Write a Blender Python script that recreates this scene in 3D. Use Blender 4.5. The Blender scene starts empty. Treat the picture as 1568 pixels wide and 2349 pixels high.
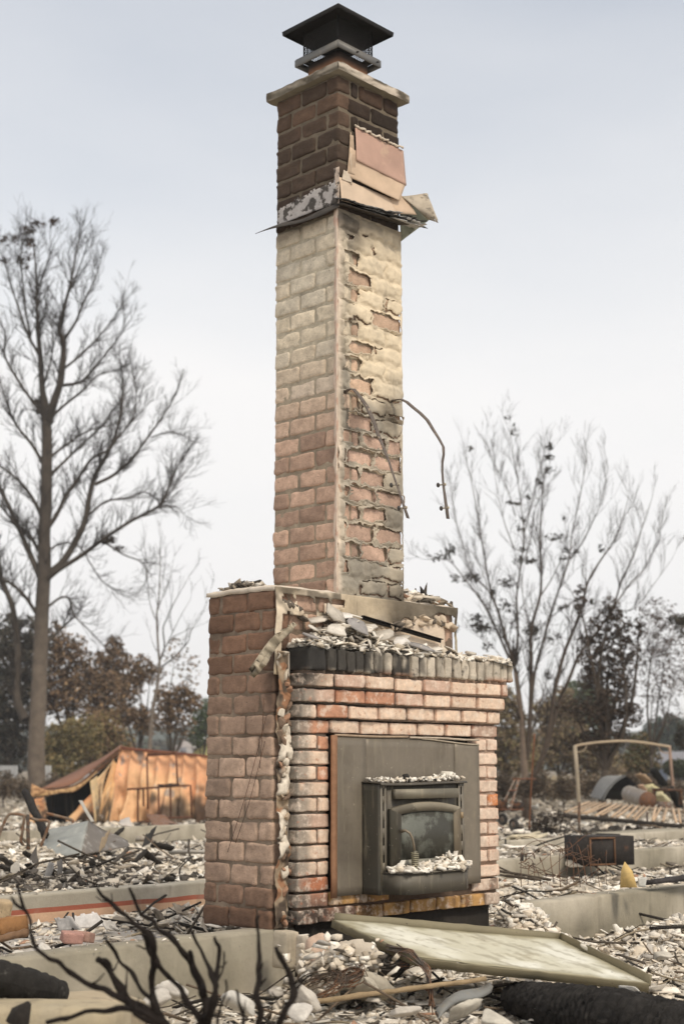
import bpy, math, random
import numpy as np
from mathutils import Vector
rng = np.random.default_rng(7)
random.seed(7)
sc = bpy.context.scene
R = math.radians

# ---------------------------------------------------------------- camera
TILT = math.atan(582 / 3267.0)
CT, ST = math.cos(TILT), math.sin(TILT)
H = 0.78
FOC = 3267.0
cd = bpy.data.cameras.new('camera')
cam = bpy.data.objects.new('camera', cd)
sc.collection.objects.link(cam)
cam.location = (0, 0, H)
cam.rotation_euler = (math.pi / 2 + TILT, 0, 0)
cd.sensor_fit = 'HORIZONTAL'
cd.sensor_width = 24.0
cd.lens = 24.0 * FOC / 1568.0
cd.clip_start = 0.1
cd.clip_end = 2000
cd.dof.use_dof = True
cd.dof.focus_distance = 6.9
cd.dof.aperture_fstop = 3.0
sc.camera = cam
sc.render.resolution_x, sc.render.resolution_y = 683, 1024

# ---------------------------------------------------------------- world + sun
SUN_EL, SUN_AZ = R(48), R(146)          # azimuth clockwise from +Y
w = bpy.data.worlds.new('World'); sc.world = w; w.use_nodes = True
nt = w.node_tree; N = nt.nodes; L = nt.links
for n in list(N): N.remove(n)
out = N.new('ShaderNodeOutputWorld'); bg = N.new('ShaderNodeBackground')
sky = N.new('ShaderNodeTexSky'); sky.sky_type = 'NISHITA'; sky.sun_disc = False
sky.sun_elevation = SUN_EL; sky.sun_rotation = SUN_AZ; sky.dust_density = 1.0; sky.air_density = 1.4
tc = N.new('ShaderNodeTexCoord'); sep = N.new('ShaderNodeSeparateXYZ')
L.new(tc.outputs['Generated'], sep.inputs[0])
mp = N.new('ShaderNodeMapping'); mp.inputs['Scale'].default_value = (1.2, 1.2, 3.5)
L.new(tc.outputs['Generated'], mp.inputs[0])
nz = N.new('ShaderNodeTexNoise'); nz.inputs['Scale'].default_value = 1.6; nz.inputs['Detail'].default_value = 5
L.new(mp.outputs[0], nz.inputs[0])
mr = N.new('ShaderNodeMapRange'); mr.inputs['From Min'].default_value = 0.25; mr.inputs['From Max'].default_value = 0.53
mr.inputs['To Min'].default_value = 0.98; mr.inputs['To Max'].default_value = 0.42
L.new(sep.outputs[2], mr.inputs['Value'])
ma = N.new('ShaderNodeMath'); ma.operation = 'MULTIPLY_ADD'; ma.inputs[1].default_value = 0.5
L.new(nz.outputs['Fac'], ma.inputs[0])
mb_ = N.new('ShaderNodeMath'); mb_.operation = 'SUBTRACT'; mb_.inputs[1].default_value = 0.25
L.new(mr.outputs[0], mb_.inputs[0]); L.new(mb_.outputs[0], ma.inputs[2]); ma.use_clamp = True
mix = N.new('ShaderNodeMixRGB')
SKYK = 0.10
mix.inputs[2].default_value = (0.840 / SKYK, 0.830 / SKYK, 0.825 / SKYK, 1)   # thin smoke-white cloud
L.new(ma.outputs[0], mix.inputs[0]); L.new(sky.outputs[0], mix.inputs[1])
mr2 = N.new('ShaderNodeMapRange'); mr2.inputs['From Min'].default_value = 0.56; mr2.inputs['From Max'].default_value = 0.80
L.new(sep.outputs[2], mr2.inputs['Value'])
mix2 = N.new('ShaderNodeMixRGB'); mix2.inputs[2].default_value = (0.88 / SKYK, 0.82 / SKYK, 0.745 / SKYK, 1)    # warm glow added overhead, out of view, to warm the skylight
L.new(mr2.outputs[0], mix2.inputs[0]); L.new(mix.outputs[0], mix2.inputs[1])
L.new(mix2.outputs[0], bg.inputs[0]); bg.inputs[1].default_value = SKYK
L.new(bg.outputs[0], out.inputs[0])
sl = bpy.data.lights.new('sun', 'SUN'); sl.energy = 2.1; sl.angle = R(12); sl.color = (1.0, 0.90, 0.76)
so = bpy.data.objects.new('sun', sl); sc.collection.objects.link(so)
sd = Vector((math.sin(SUN_AZ) * math.cos(SUN_EL), math.cos(SUN_AZ) * math.cos(SUN_EL), math.sin(SUN_EL)))
so.rotation_euler = sd.to_track_quat('Z', 'Y').to_euler(); so.location = (8, -8, 12)
sc.view_settings.view_transform = 'Standard'; sc.view_settings.look = 'None'
sc.view_settings.exposure = 0.24; sc.view_settings.gamma = 1.0
sc.cycles.volume_bounces = 0

# ---------------------------------------------------------------- helpers
def ray(x, y):
    dx = (x - 784) / FOC; dy = (1174 - y) / FOC
    return np.array([dx, CT - dy * ST, ST + dy * CT])
def P(x, y, Y):
    r = ray(x, y); return np.array([0, 0, H]) + r * (Y / r[1])
def PZ(x, y, z):
    r = ray(x, y); return np.array([0, 0, H]) + r * ((z - H) / r[2])
S0 = np.array([-0.0196, 7.0]); AC, AS = math.cos(R(45.5)), math.sin(R(45.5))
def W(u, v, z):
    return np.array([S0[0] + u * AC - v * AS, S0[1] + u * AS + v * AC, z])
def Wa(u, v, z):
    u, v, z = np.broadcast_arrays(np.asarray(u, float), np.asarray(v, float), np.asarray(z, float))
    return np.stack([S0[0] + u * AC - v * AS, S0[1] + u * AS + v * AC, z], -1)
def uv_of(X, Y):
    dx = X - S0[0]; dy = Y - S0[1]
    return AC * dx + AS * dy, -AS * dx + AC * dy
def _h(i, j, k):
    n = (i * 374761393 + j * 668265263 + k * 2147483647 + 1013904223) & 0xffffffff
    n = ((n ^ (n >> 13)) * 1274126177) & 0xffffffff
    n = (n ^ (n >> 16)) & 0xffffffff
    return n / 4294967295.0
def noise(p, s=1.0, off=0.0):
    p = np.asarray(p, float) * s + off + 100.0
    i = np.floor(p).astype(np.int64); f = p - i; f = f * f * (3 - 2 * f)
    r = 0
    for a in (0, 1):
        for b in (0, 1):
            for c in (0, 1):
                wgt = (f[..., 0] if a else 1 - f[..., 0]) * (f[..., 1] if b else 1 - f[..., 1]) * (f[..., 2] if c else 1 - f[..., 2])
                r = r + wgt * _h(i[..., 0] + a, i[..., 1] + b, i[..., 2] + c)
    return r
def fbm(p, s=1.0, off=0.0, o=3):
    r = 0; a = .5; t = 0
    for k in range(o):
        r = r + a * noise(p, s * 2 ** k, off + 17.3 * k); t += a; a *= .5
    return r / t
def sst(a, b, x):
    t = np.clip((np.asarray(x, float) - a) / (b - a), 0, 1); return t * t * (3 - 2 * t)
def lerp(a, b, t):
    a = np.asarray(a, float); b = np.asarray(b, float); t = np.asarray(t)
    return a + (b - a) * (t[..., None] if t.ndim else t)

class MB:
    def __init__(s): s.v = []; s.f = []; s.c = []; s.n = 0
    def add(s, v, faces, col=(.5, .5, .5)):
        v = np.asarray(v, float).reshape(-1, 3); c = np.asarray(col, float)
        if c.ndim == 1: c = np.tile(c[:3], (len(v), 1))
        s.v.append(v); s.c.append(c)
        if isinstance(faces, np.ndarray): faces = [faces]
        groups = {}
        for f in faces:
            if isinstance(f, np.ndarray) and f.ndim == 2: s.f.append(f + s.n)
            else: groups.setdefault(len(f), []).append(f)
        for k, g in groups.items(): s.f.append(np.array(g) + s.n)
        s.n += len(v); return s
    def box(s, c, size, col=(.5, .5, .5), rz=0.0, rot=None, jit=0.0):
        h = np.array(size) / 2.0
        v = np.array([[x, y, z] for x in (-1, 1) for y in (-1, 1) for z in (-1, 1)]) * h
        if jit: v = v + rng.normal(0, jit, v.shape)
        m = rot if rot is not None else rzm(rz)
        return s.add(v @ m.T + np.array(c), [[0, 1, 3, 2], [4, 6, 7, 5], [0, 4, 5, 1], [2, 3, 7, 6], [0, 2, 6, 4], [1, 5, 7, 3]], col)
    def ubox(s, u0, u1, v0, v1, z0, z1, col=(.5, .5, .5)):
        return s.box(W((u0 + u1) / 2, (v0 + v1) / 2, (z0 + z1) / 2), (u1 - u0, v1 - v0, z1 - z0), col, R(45.5))
    def beam(s, a, b, wd, th, col=(.5, .5, .5), roll=0.0, n=1, jit=0.0):
        a = np.array(a, float); b = np.array(b, float); d = b - a; Ln = np.linalg.norm(d); d /= Ln
        up = np.array([0, 0, 1.0]) if abs(d[2]) < .95 else np.array([0, 1.0, 0])
        x = np.cross(d, up); x /= np.linalg.norm(x); y = np.cross(x, d)
        x, y = x * math.cos(roll) + y * math.sin(roll), y * math.cos(roll) - x * math.sin(roll)
        vs = []; 
        for i in range(n + 1):
            c = a + d * Ln * i / n
            for sx, sy in ((-1, -1), (1, -1), (1, 1), (-1, 1)):
                vs.append(c + x * sx * wd / 2 + y * sy * th / 2 + rng.normal(0, 1, 3) * jit)
        fs = [[0, 3, 2, 1], [4 * n, 4 * n + 1, 4 * n + 2, 4 * n + 3]]
        for i in range(n):
            for k in range(4):
                fs.append([4 * i + k, 4 * i + (k + 1) % 4, 4 * i + 4 + (k + 1) % 4, 4 * i + 4 + k])
        return s.add(vs, fs, col)
    def tube(s, pts, rad, k=6, col=(.5, .5, .5), cap=True):
        pts = np.asarray(pts, float); n = len(pts)
        rad = np.broadcast_to(np.asarray(rad, float), (n,))
        t = np.gradient(pts, axis=0); t /= (np.linalg.norm(t, axis=1, keepdims=True) + 1e-9)
        ref = np.array([0, 0, 1.0]) if abs(t[0][2]) < .9 else np.array([1.0, 0, 0])
        x = np.cross(t, ref); bad = np.linalg.norm(x, axis=1) < 1e-3
        x[bad] = np.cross(t[bad], [0, 1.0, .2]); x /= np.linalg.norm(x, axis=1, keepdims=True)
        for i in range(1, n):
            x[i] = x[i - 1] - t[i] * np.dot(x[i - 1], t[i]); x[i] /= (np.linalg.norm(x[i]) + 1e-9)
        y = np.cross(t, x)
        a = np.arange(k) * 2 * math.pi / k
        v = pts[:, None] + rad[:, None, None] * (x[:, None] * np.cos(a)[None, :, None] + y[:, None] * np.sin(a)[None, :, None])
        i = np.arange(n - 1)[:, None] * k; j = np.arange(k)[None]; j2 = (j + 1) % k
        f = np.stack([i + j, i + j2, i + k + j2, i + k + j], -1).reshape(-1, 4)
        fs = [f]
        if cap: fs += [list(range(k))[::-1], list(range((n - 1) * k, n * k))]
        return s.add(v.reshape(-1, 3), fs, col)
    def grid(s, pts, col=(.5, .5, .5), mask=None, thick=0.0):
        """pts (a,b,3); mask (a-1,b-1) of cells kept; thick: solid sheet, offset along its normal"""
        a, b = pts.shape[:2]
        if mask is None: mask = np.ones((a - 1, b - 1), bool)
        idx = np.arange(a * b).reshape(a, b)
        q = np.stack([idx[:-1, :-1], idx[1:, :-1], idx[1:, 1:], idx[:-1, 1:]], -1)[mask]
        c = np.asarray(col, float)
        if c.ndim == 1: c = np.tile(c, (a * b, 1))
        c = c.reshape(-1, 3); V = pts.reshape(-1, 3)
        if thick == 0: return s.add(V, q, c)
        du = np.gradient(pts, axis=0); dv = np.gradient(pts, axis=1); nn = np.cross(du, dv)
        nn /= (np.linalg.norm(nn, axis=2, keepdims=True) + 1e-9)
        V2 = (pts - nn * thick).reshape(-1, 3); n = a * b
        m = np.pad(mask, 1); F = [q, q[:, ::-1] + n]
        def side(cells, A, B):
            e = np.stack([idx_at(cells, A), idx_at(cells, B)], -1)
            F.append(np.stack([e[:, 1], e[:, 0], e[:, 0] + n, e[:, 1] + n], -1))
        def idx_at(cells, o): return idx[cells[:, 0] + o[0], cells[:, 1] + o[1]]
        for dij, A, B in (((-1, 0), (0, 1), (0, 0)), ((1, 0), (1, 0), (1, 1)), ((0, -1), (0, 0), (1, 0)), ((0, 1), (1, 1), (0, 1))):
            edge = m[1:-1, 1:-1] & ~m[1 + dij[0]:m.shape[0] - 1 + dij[0], 1 + dij[1]:m.shape[1] - 1 + dij[1]]
            cells = np.argwhere(edge)
            if len(cells): side(cells, A, B)
        return s.add(np.vstack([V, V2]), F, np.vstack([c, c]))
    def mesh(s, name, origin=(0, 0, 0)):
        V = np.vstack(s.v) - np.array(origin); C = np.vstack(s.c)
        me = bpy.data.meshes.new(name)
        loops = np.concatenate([f.ravel() for f in s.f]).astype(np.int32)
        tot = np.concatenate([np.full(len(f), f.shape[1]) for f in s.f]).astype(np.int32)
        st = np.concatenate([[0], np.cumsum(tot)[:-1]]).astype(np.int32)
        me.vertices.add(len(V)); me.vertices.foreach_set('co', V.astype(np.float32).ravel())
        me.loops.add(len(loops)); me.loops.foreach_set('vertex_index', loops)
        me.polygons.add(len(tot)); me.polygons.foreach_set('loop_start', st); me.polygons.foreach_set('loop_total', tot)
        at = me.color_attributes.new('Col', 'FLOAT_COLOR', 'POINT')
        at.data.foreach_set('color', np.hstack([np.clip(C, 0, 1), np.ones((len(C), 1))]).astype(np.float32).ravel())
        me.update(calc_edges=True); me.validate()
        return me
def rzm(a):
    return np.array([[math.cos(a), -math.sin(a), 0], [math.sin(a), math.cos(a), 0], [0, 0, 1]])
def rotm(a, b, c):
    from mathutils import Euler
    return np.array(Euler((a, b, c)).to_matrix())

BASE = {}
def thing(name, label, cat, loc, group=None):
    o = bpy.data.objects.new(name, None); sc.collection.objects.link(o)
    o.location = tuple(float(a) for a in loc); o.empty_display_size = .1
    o['label'] = label; o['category'] = cat
    if group: o['group'] = group
    BASE[o.name] = np.array(loc, float); return o
def part(name, mb, mat, parent, label=None, smooth=False, kind=None):
    org = BASE[parent.name]
    o = bpy.data.objects.new(name, mb.mesh(name, org)); sc.collection.objects.link(o)
    o.parent = parent; o.data.materials.append(mat); BASE[o.name] = org
    if label: o['label'] = label
    if kind: o['kind'] = kind
    if smooth: o.data.polygons.foreach_set('use_smooth', [True] * len(o.data.polygons)); o.data.update()
    return o
def solo(name, mb, mat, label=None, cat=None, group=None, kind=None, smooth=False, origin=None):
    V = np.vstack(mb.v)
    if origin is None: origin = np.array([V[:, 0].mean(), V[:, 1].mean(), V[:, 2].min()]) if kind is None else np.zeros(3)
    o = bpy.data.objects.new(name, mb.mesh(name, origin)); sc.collection.objects.link(o)
    o.location = tuple(origin); o.data.materials.append(mat); BASE[o.name] = np.array(origin)
    if label: o['label'] = label
    if cat: o['category'] = cat
    if group: o['group'] = group
    if kind: o['kind'] = kind
    if smooth: o.data.polygons.foreach_set('use_smooth', [True] * len(o.data.polygons)); o.data.update()
    return o

# ---------------------------------------------------------------- materials
def M(name, rough=.9, metal=0.0, col=None, var=.25, vs=14., bump=.35, bs=70., patch=None, patch2=None, spec=.3, pits=0.0, tint=None, streak=None):
    m = bpy.data.materials.new(name); m.use_nodes = True
    nt = m.node_tree; N = nt.nodes; L = nt.links
    b = N['Principled BSDF']; b.inputs['Roughness'].default_value = rough; b.inputs['Metallic'].default_value = metal
    b.inputs['Specular IOR Level'].default_value = spec
    tc = N.new('ShaderNodeTexCoord'); co = tc.outputs['Object']
    def nz(s, d=4, r=.6):
        n = N.new('ShaderNodeTexNoise'); n.inputs['Scale'].default_value = s; n.inputs['Detail'].default_value = d
        n.inputs['Roughness'].default_value = r; L.new(co, n.inputs['Vector']); return n.outputs['Fac']
    if col is None:
        a = N.new('ShaderNodeAttribute'); a.attribute_name = 'Col'; cur = a.outputs['Color']
    else:
        a = N.new('ShaderNodeRGB'); a.outputs[0].default_value = (*col, 1); cur = a.outputs[0]
    def mixc(fac, A, B):
        x = N.new('ShaderNodeMixRGB'); L.new(fac, x.inputs[0]); L.new(A, x.inputs[1])
        if isinstance(B, tuple): x.inputs[2].default_value = (*B, 1)
        else: L.new(B, x.inputs[2])
        return x.outputs[0]
    def rmp(f, lo, hi, a=0., b=1.):
        r = N.new('ShaderNodeMapRange'); r.inputs['From Min'].default_value = lo; r.inputs['From Max'].default_value = hi
        r.inputs['To Min'].default_value = a; r.inputs['To Max'].default_value = b; L.new(f, r.inputs['Value']); return r.outputs[0]
    for pt in (patch, patch2):
        if pt: cur = mixc(rmp(nz(pt[1], 6, .65), pt[2], pt[3], 0, pt[4] if len(pt) > 4 else 1.), cur, pt[0])
    if streak:
        mpn = N.new('ShaderNodeMapping'); mpn.inputs['Scale'].default_value = (1, 1, .13); L.new(tc.outputs['Object'], mpn.inputs[0])
        n_ = N.new('ShaderNodeTexNoise'); n_.inputs['Scale'].default_value = streak[1]; n_.inputs['Detail'].default_value = 6; n_.inputs['Roughness'].default_value = .65
        L.new(mpn.outputs[0], n_.inputs['Vector']); cur = mixc(rmp(n_.outputs['Fac'], streak[2], streak[3], 0, streak[4]), cur, streak[0])
    if pits: cur = mixc(rmp(nz(bs * 1.7, 2), .62, .72, 0, pits), cur, (.03, .022, .018))
    v = rmp(nz(vs, 6, .7), .25, .75, 1 - var, 1 + var)
    h = N.new('ShaderNodeVectorMath'); h.operation = 'SCALE'; L.new(cur, h.inputs[0]); L.new(v, h.inputs['Scale'])
    L.new(h.outputs[0], b.inputs['Base Color'])
    if bump:
        bp = N.new('ShaderNodeBump'); bp.inputs['Strength'].default_value = bump; bp.inputs['Distance'].default_value = .01
        L.new(nz(bs, 6, .7), bp.inputs['Height']); L.new(bp.outputs[0], b.inputs['Normal'])
    return m
m_brick = M('burnt_brick', .95, var=.28, vs=28, bump=.5, bs=90, pits=.6, patch=((.10, .075, .058), 9, .60, .78, .45))
m_hbrick = M('whitewashed_brick', .92, var=.22, vs=40, bump=.45, bs=110, patch=((.40, .17, .10), 30, .58, .66, .6), patch2=((.74, .62, .51), 22, .50, .62, .6))
m_sold = M('sooty_brick', .92, var=.25, vs=40, bump=.45, bs=110, patch=((.035, .032, .03), 20, .55, .68, .85))
m_mortar = M('mortar', .97, var=.3, vs=30, bump=.7, bs=70)
m_plast = M('stucco', .95, var=.16, vs=22, bump=.35, bs=60, patch=((.22, .19, .15), 7, .58, .75, .5), streak=((.20, .16, .12), 18, .58, .72, .45))
m_conc = M('concrete', .93, var=.16, vs=6, bump=.4, bs=50, patch=((.30, .27, .21), 3.5, .5, .72, .6), patch2=((.10, .09, .075), 60, .64, .74, .6), streak=((.12, .105, .08), 9, .56, .72, .55))
m_steel = M('scorched_steel', .55, .3, var=.22, vs=9, bump=.12, bs=22, patch=((.38, .34, .27), 42, .655, .68, .75), patch2=((.065, .052, .038), 4.5, .48, .66, .6), spec=.45, streak=((.27, .235, .17), 26, .55, .70, .7))
m_dark = M('black_metal', .75, .1, var=.3, vs=12, bump=.1, bs=40, spec=.2)
m_glass = M('sooty_glass', .5, 0.0, var=.2, vs=6, bump=.03, bs=30, patch=((.045, .043, .035), 4.2, .44, .5, .9), spec=.25)
m_char = M('charred_wood', .9, var=.5, vs=25, bump=1.0, bs=45, patch=((.16, .15, .135), 30, .62, .74, .5), spec=.2)
m_rub = M('rubble_mix', .95, var=.25, vs=30, bump=.35, bs=80)
m_ash = M('ashen_ground', .98, var=.35, vs=9, bump=.9, bs=35, patch=((.42, .38, .32), 6, .48, .62, .8), patch2=((.07, .06, .05), 11, .58, .68, .7))
m_rust = M('rusty_metal', .85, .2, var=.35, vs=20, bump=.4, bs=60, patch=((.20, .085, .035), 14, .45, .6, .7))
m_sheet = M('fire_bleached_sheet', .75, .15, var=.14, vs=5, bump=.08, bs=14, patch=((.40, .37, .33), 4.5, .64, .68, .85), patch2=((.12, .09, .06), 3.2, .62, .74, .7))
m_copper = M('pink_flashing', .6, .15, var=.12, vs=9, bump=.12, bs=25, patch=((.62, .46, .31), 8, .55, .7, .5))
m_peel = M('peeling_painted_sheet', .85, .1, var=.15, vs=30, bump=.5, bs=50, patch=((.05, .042, .035), 13, .50, .54, .95))
m_stem = M('charred_bark', .9, var=.5, vs=30, bump=1.0, bs=60, spec=.12)
m_bark = M('scorched_bark', .95, var=.4, vs=3.5, bump=.8, bs=9)
m_leaf = M('dead_leaves', .9, var=.3, vs=1.5, bump=0)
m_panel = M('scorched_enamel', .6, .1, var=.1, vs=8, bump=.1, bs=25, patch=((.26, .22, .14), 9, .56, .70, .5), patch2=((.06, .05, .04), 40, .66, .7, .8))
m_wood = M('raw_wood', .9, var=.3, vs=12, bump=.5, bs=60)
m_paint = M('house_paint', .8, var=.08, vs=2, bump=.1)

# ---------------------------------------------------------------- terrain
def terr(X, Y):
    X = np.asarray(X, float); Y = np.asarray(Y, float)
    u, v = uv_of(X, Y)
    p = np.stack([X, Y, 0 * X], -1)
    far = np.interp(Y, [0, 5, 9, 15, 20, 25, 36, 50, 80, 900], [-.2, -.2, -.05, -.1, -.22, -.38, -.6, -.35, -.1, -.1])
    near = -.22 + .10 * sst(.0, .14, v) + .1 * sst(2.3, 2.44, v)
    h = near + (far - near) * sst(11.5, 15, Y)
    h = h + (fbm(p, 1.1) - .5) * .10 * sst(4, 9, Y) + (fbm(p, 1.4, 9) - .5) * .07
    def g(uu, vv, r, a): return a * np.exp(-((u - uu) ** 2 + (v - vv) ** 2) / r ** 2)
    h = h + g(1.27, -.10, .22, .27) + g(2.3, -.75, .5, .16) + g(-.3, -.45, .3, .06) + g(3.4, -.5, .6, .1)
    h = h + .12 * sst(-.7, -1.3, X) * sst(5.9, 5.0, Y)
    h = h + np.where(v > 2.5, 1, 0) * (fbm(p, .7, 31) - .45) * .35 * sst(9, 11, Y) * sst(26, 18, Y)
    return h
def tz(x, y): return float(terr(np.array([x]), np.array([y]))[0])

ys = np.concatenate([np.arange(-6, 4, 1.0), np.arange(4, 13, .045), np.arange(13, 30, .16), np.arange(30, 80, 1.2), np.geomspace(80, 420, 24)])
xs_ = np.linspace(-1, 1, 241); xs_ = np.sign(xs_) * (np.abs(xs_) ** 1.3)
wid = 5 + np.maximum(ys, 0) * 1.1
G = np.zeros((len(xs_), len(ys), 3))
G[..., 0] = xs_[:, None] * wid[None]; G[..., 1] = ys[None]; G[..., 2] = terr(G[..., 0], G[..., 1])
fine = fbm(G, 9., 3, 3); G[..., 2] += (fine - .5) * .03 * (G[..., 1] < 30)
cn = fbm(G, .35, 5); cn2 = fbm(G, 2.2, 8)
gc = lerp((.27, .235, .185), (.58, .52, .43), sst(.36, .58, cn2))
gc = lerp(gc, (.09, .075, .06), sst(.53, .64, cn) * .7 * sst(9, 12, G[..., 1]))
u_, v_ = uv_of(G[..., 0], G[..., 1])
gc = lerp(gc, (.36, .35, .35), ((v_ > .1) & (v_ < 2.3) & (u_ < 0)).astype(float) * .7)
dk = sst(17, 19, G[..., 1]) * sst(27, 23, G[..., 1]) * sst(1.5, 3, G[..., 0])
gc = lerp(gc, (.055, .045, .036), dk * .92)
gc = lerp(gc, (.16, .13, .09), sst(24, 36, G[..., 1]))
solo('ground', MB().grid(G, gc), m_ash, kind='structure', smooth=True)

# hills far behind
hx = np.linspace(-420, 420, 120); hd = np.linspace(0, 1, 12)
HG = np.zeros((len(hx), len(hd), 3)); HG[..., 0] = hx[:, None]
HG[..., 1] = 330 + hd[None] * 80
prof = 6 + 9 * fbm(np.stack([hx, 0 * hx, 0 * hx], -1), .012, 4) + 2 * fbm(np.stack([hx, 0 * hx, 0 * hx], -1), .07, 9)
HG[..., 2] = -.6 + prof[:, None] * np.sin(hd * math.pi / 2)[None] ** .7 * 1.15
solo('hills', MB().grid(HG, (.05, .065, .05)), M('wooded_hill', .95, var=.4, vs=.15, bump=0), kind='structure', smooth=True)

# ---------------------------------------------------------------- rounded brick
def brickgrid(n=7):
    vs, fs = [], []; d = {}
    def vid(p):
        k = tuple(p)
        if k not in d: d[k] = len(vs); vs.append(p)
        return d[k]
    for ax in range(3):
        for s in (0, n):
            for i in range(n):
                for j in range(n):
                    q = []
                    for a, b in ((i, j), (i + 1, j), (i + 1, j + 1), (i, j + 1)):
                        p = [0, 0, 0]; p[ax] = s; p[(ax + 1) % 3] = a; p[(ax + 2) % 3] = b; q.append(vid(p))
                    fs.append(q if s else q[::-1])
    return np.array(vs) / n * 2 - 1.0, np.array(fs)
BG, BF = brickgrid(8)
def brick(mb, u0, u1, v0, v1, z0, z1, col, r=.010, rough=.003, colfn=None, edge=None):
    h = np.array([(u1 - u0) / 2, (v1 - v0) / 2, (z1 - z0) / 2]); c = np.array([(u0 + u1) / 2, (v0 + v1) / 2, (z0 + z1) / 2])
    t = np.sign(BG) * np.abs(BG) ** .55
    p = t * h; rr = min(r, h.min() * .9); inn = np.clip(p, -(h - rr), h - rr); d = p - inn
    ln = np.linalg.norm(d, axis=1, keepdims=True) + 1e-9
    p = inn + d / ln * np.minimum(ln, rr)
    p = p + c
    nn = d / ln; k = (np.linalg.norm(d, axis=1) > 1e-6)
    dsp = (fbm(p, 38., 3) - .5) * 2 * rough
    nrm = np.where(k[:, None], nn, 0)
    p = p + nrm * dsp[:, None] * 1.6
    p = p + rng.normal(0, rough * .35, 3)
    cc = np.array(col) * (.82 + .36 * fbm(p, 30., 6))[:, None]
    if edge is not None:
        em = np.sort(np.abs(BG), 1)[:, 1]; em = sst(.80, 1.0, em + (fbm(p, 45., 8) - .5) * .7)
        cc = lerp(cc, np.array(edge), em * .6)
    if colfn: cc = colfn(p, cc)
    mb.add(Wa(p[:, 0], p[:, 1], p[:, 2]), BF, cc)

# ---------------------------------------------------------------- chimney
SH = .476; ZB = 1.61; ZT = 4.385; ZF = 3.63
chim = thing('brick_chimney', 'tall burnt brick chimney with attached fireplace front standing alone in the ruins', 'chimney', W(.2, .24, .0))

def shaft_col(z, face, r):
    """albedo of a shaft brick by height"""
    cream = np.array([.62, .53, .40]); pink = np.array([.50, .345, .255]); dark = np.array([.048, .032, .022]); brown = np.array([.19, .105, .075])
    t = sst(2.35, 3.05, z); c = pink * (1 - t) + cream * t
    if face == 'l' and z < 2.5: c = c * (.55 + .5 * r) + brown * .25
    c = c * (1 + .16 * (r - .5))
    if z > ZF: c = dark * (1.1 + .5 * r) + np.array([.045, .022, .012]) * sst(4.0, 4.4, z) * (1.5 * r)
    return c
def left_fn(p, col):
    u, v, z = p[:, 0], p[:, 1], p[:, 2]
    n = fbm(p, 7., 2)
    c = col * (0.85 + .3 * n[:, None])
    dk = sst(.72, .9, n) * .4 + sst(.40, .50, v) * .45 * (z > 1.6) * (z < 3.6) * sst(.45, .6, noise(p, 3., 7))
    c = lerp(c, (.13, .075, .055), np.clip(dk, 0, 1))
    s = sst(.10, 0, np.abs(z - 3.75)) * .5 * (z > ZF) + sst(3.50, ZF, z) * (z < ZF) * .7 * sst(.35, .6, fbm(p, 6, 9)) + sst(.22, .0, 1.62 + .5 - z - .25) * 0
    c = lerp(c, (.045, .03, .024), np.clip(s, 0, .9))
    return c
def right_soot(u, z, p):
    n = fbm(p, 5., 40)
    s = sst(3.42, 3.62, z + (n - .5) * .25) * .75 * (z < ZF + .02)
    s = s + sst(.10, .0, np.hypot((u - .07), (z - 2.62) * 1.2)) * .8 + sst(.13, .02, np.hypot((u - .36), (z - 2.58))) * .85
    s = s + sst(.45, .75, n) * sst(.0, .3, u) * .35 * (z < 2.5)
    s = s + sst(.18, .45, u) * sst(1.42, 1.5, z) * sst(1.78, 1.6, z + (n - .5) * .2) * .95
    s = s + sst(.12, .02, np.abs(u - .09)) * sst(.5, .62, noise(p, 9., 12)) * .55 * (z > 2.2)
    return np.clip(s * .85, 0, .9)
def right_fn(p, col):
    u, v, z = p[:, 0], p[:, 1], p[:, 2]
    c = col * (0.85 + .3 * fbm(p, 9., 2)[:, None])
    return lerp(c, (.04, .03, .024), right_soot(u, z, p))

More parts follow.
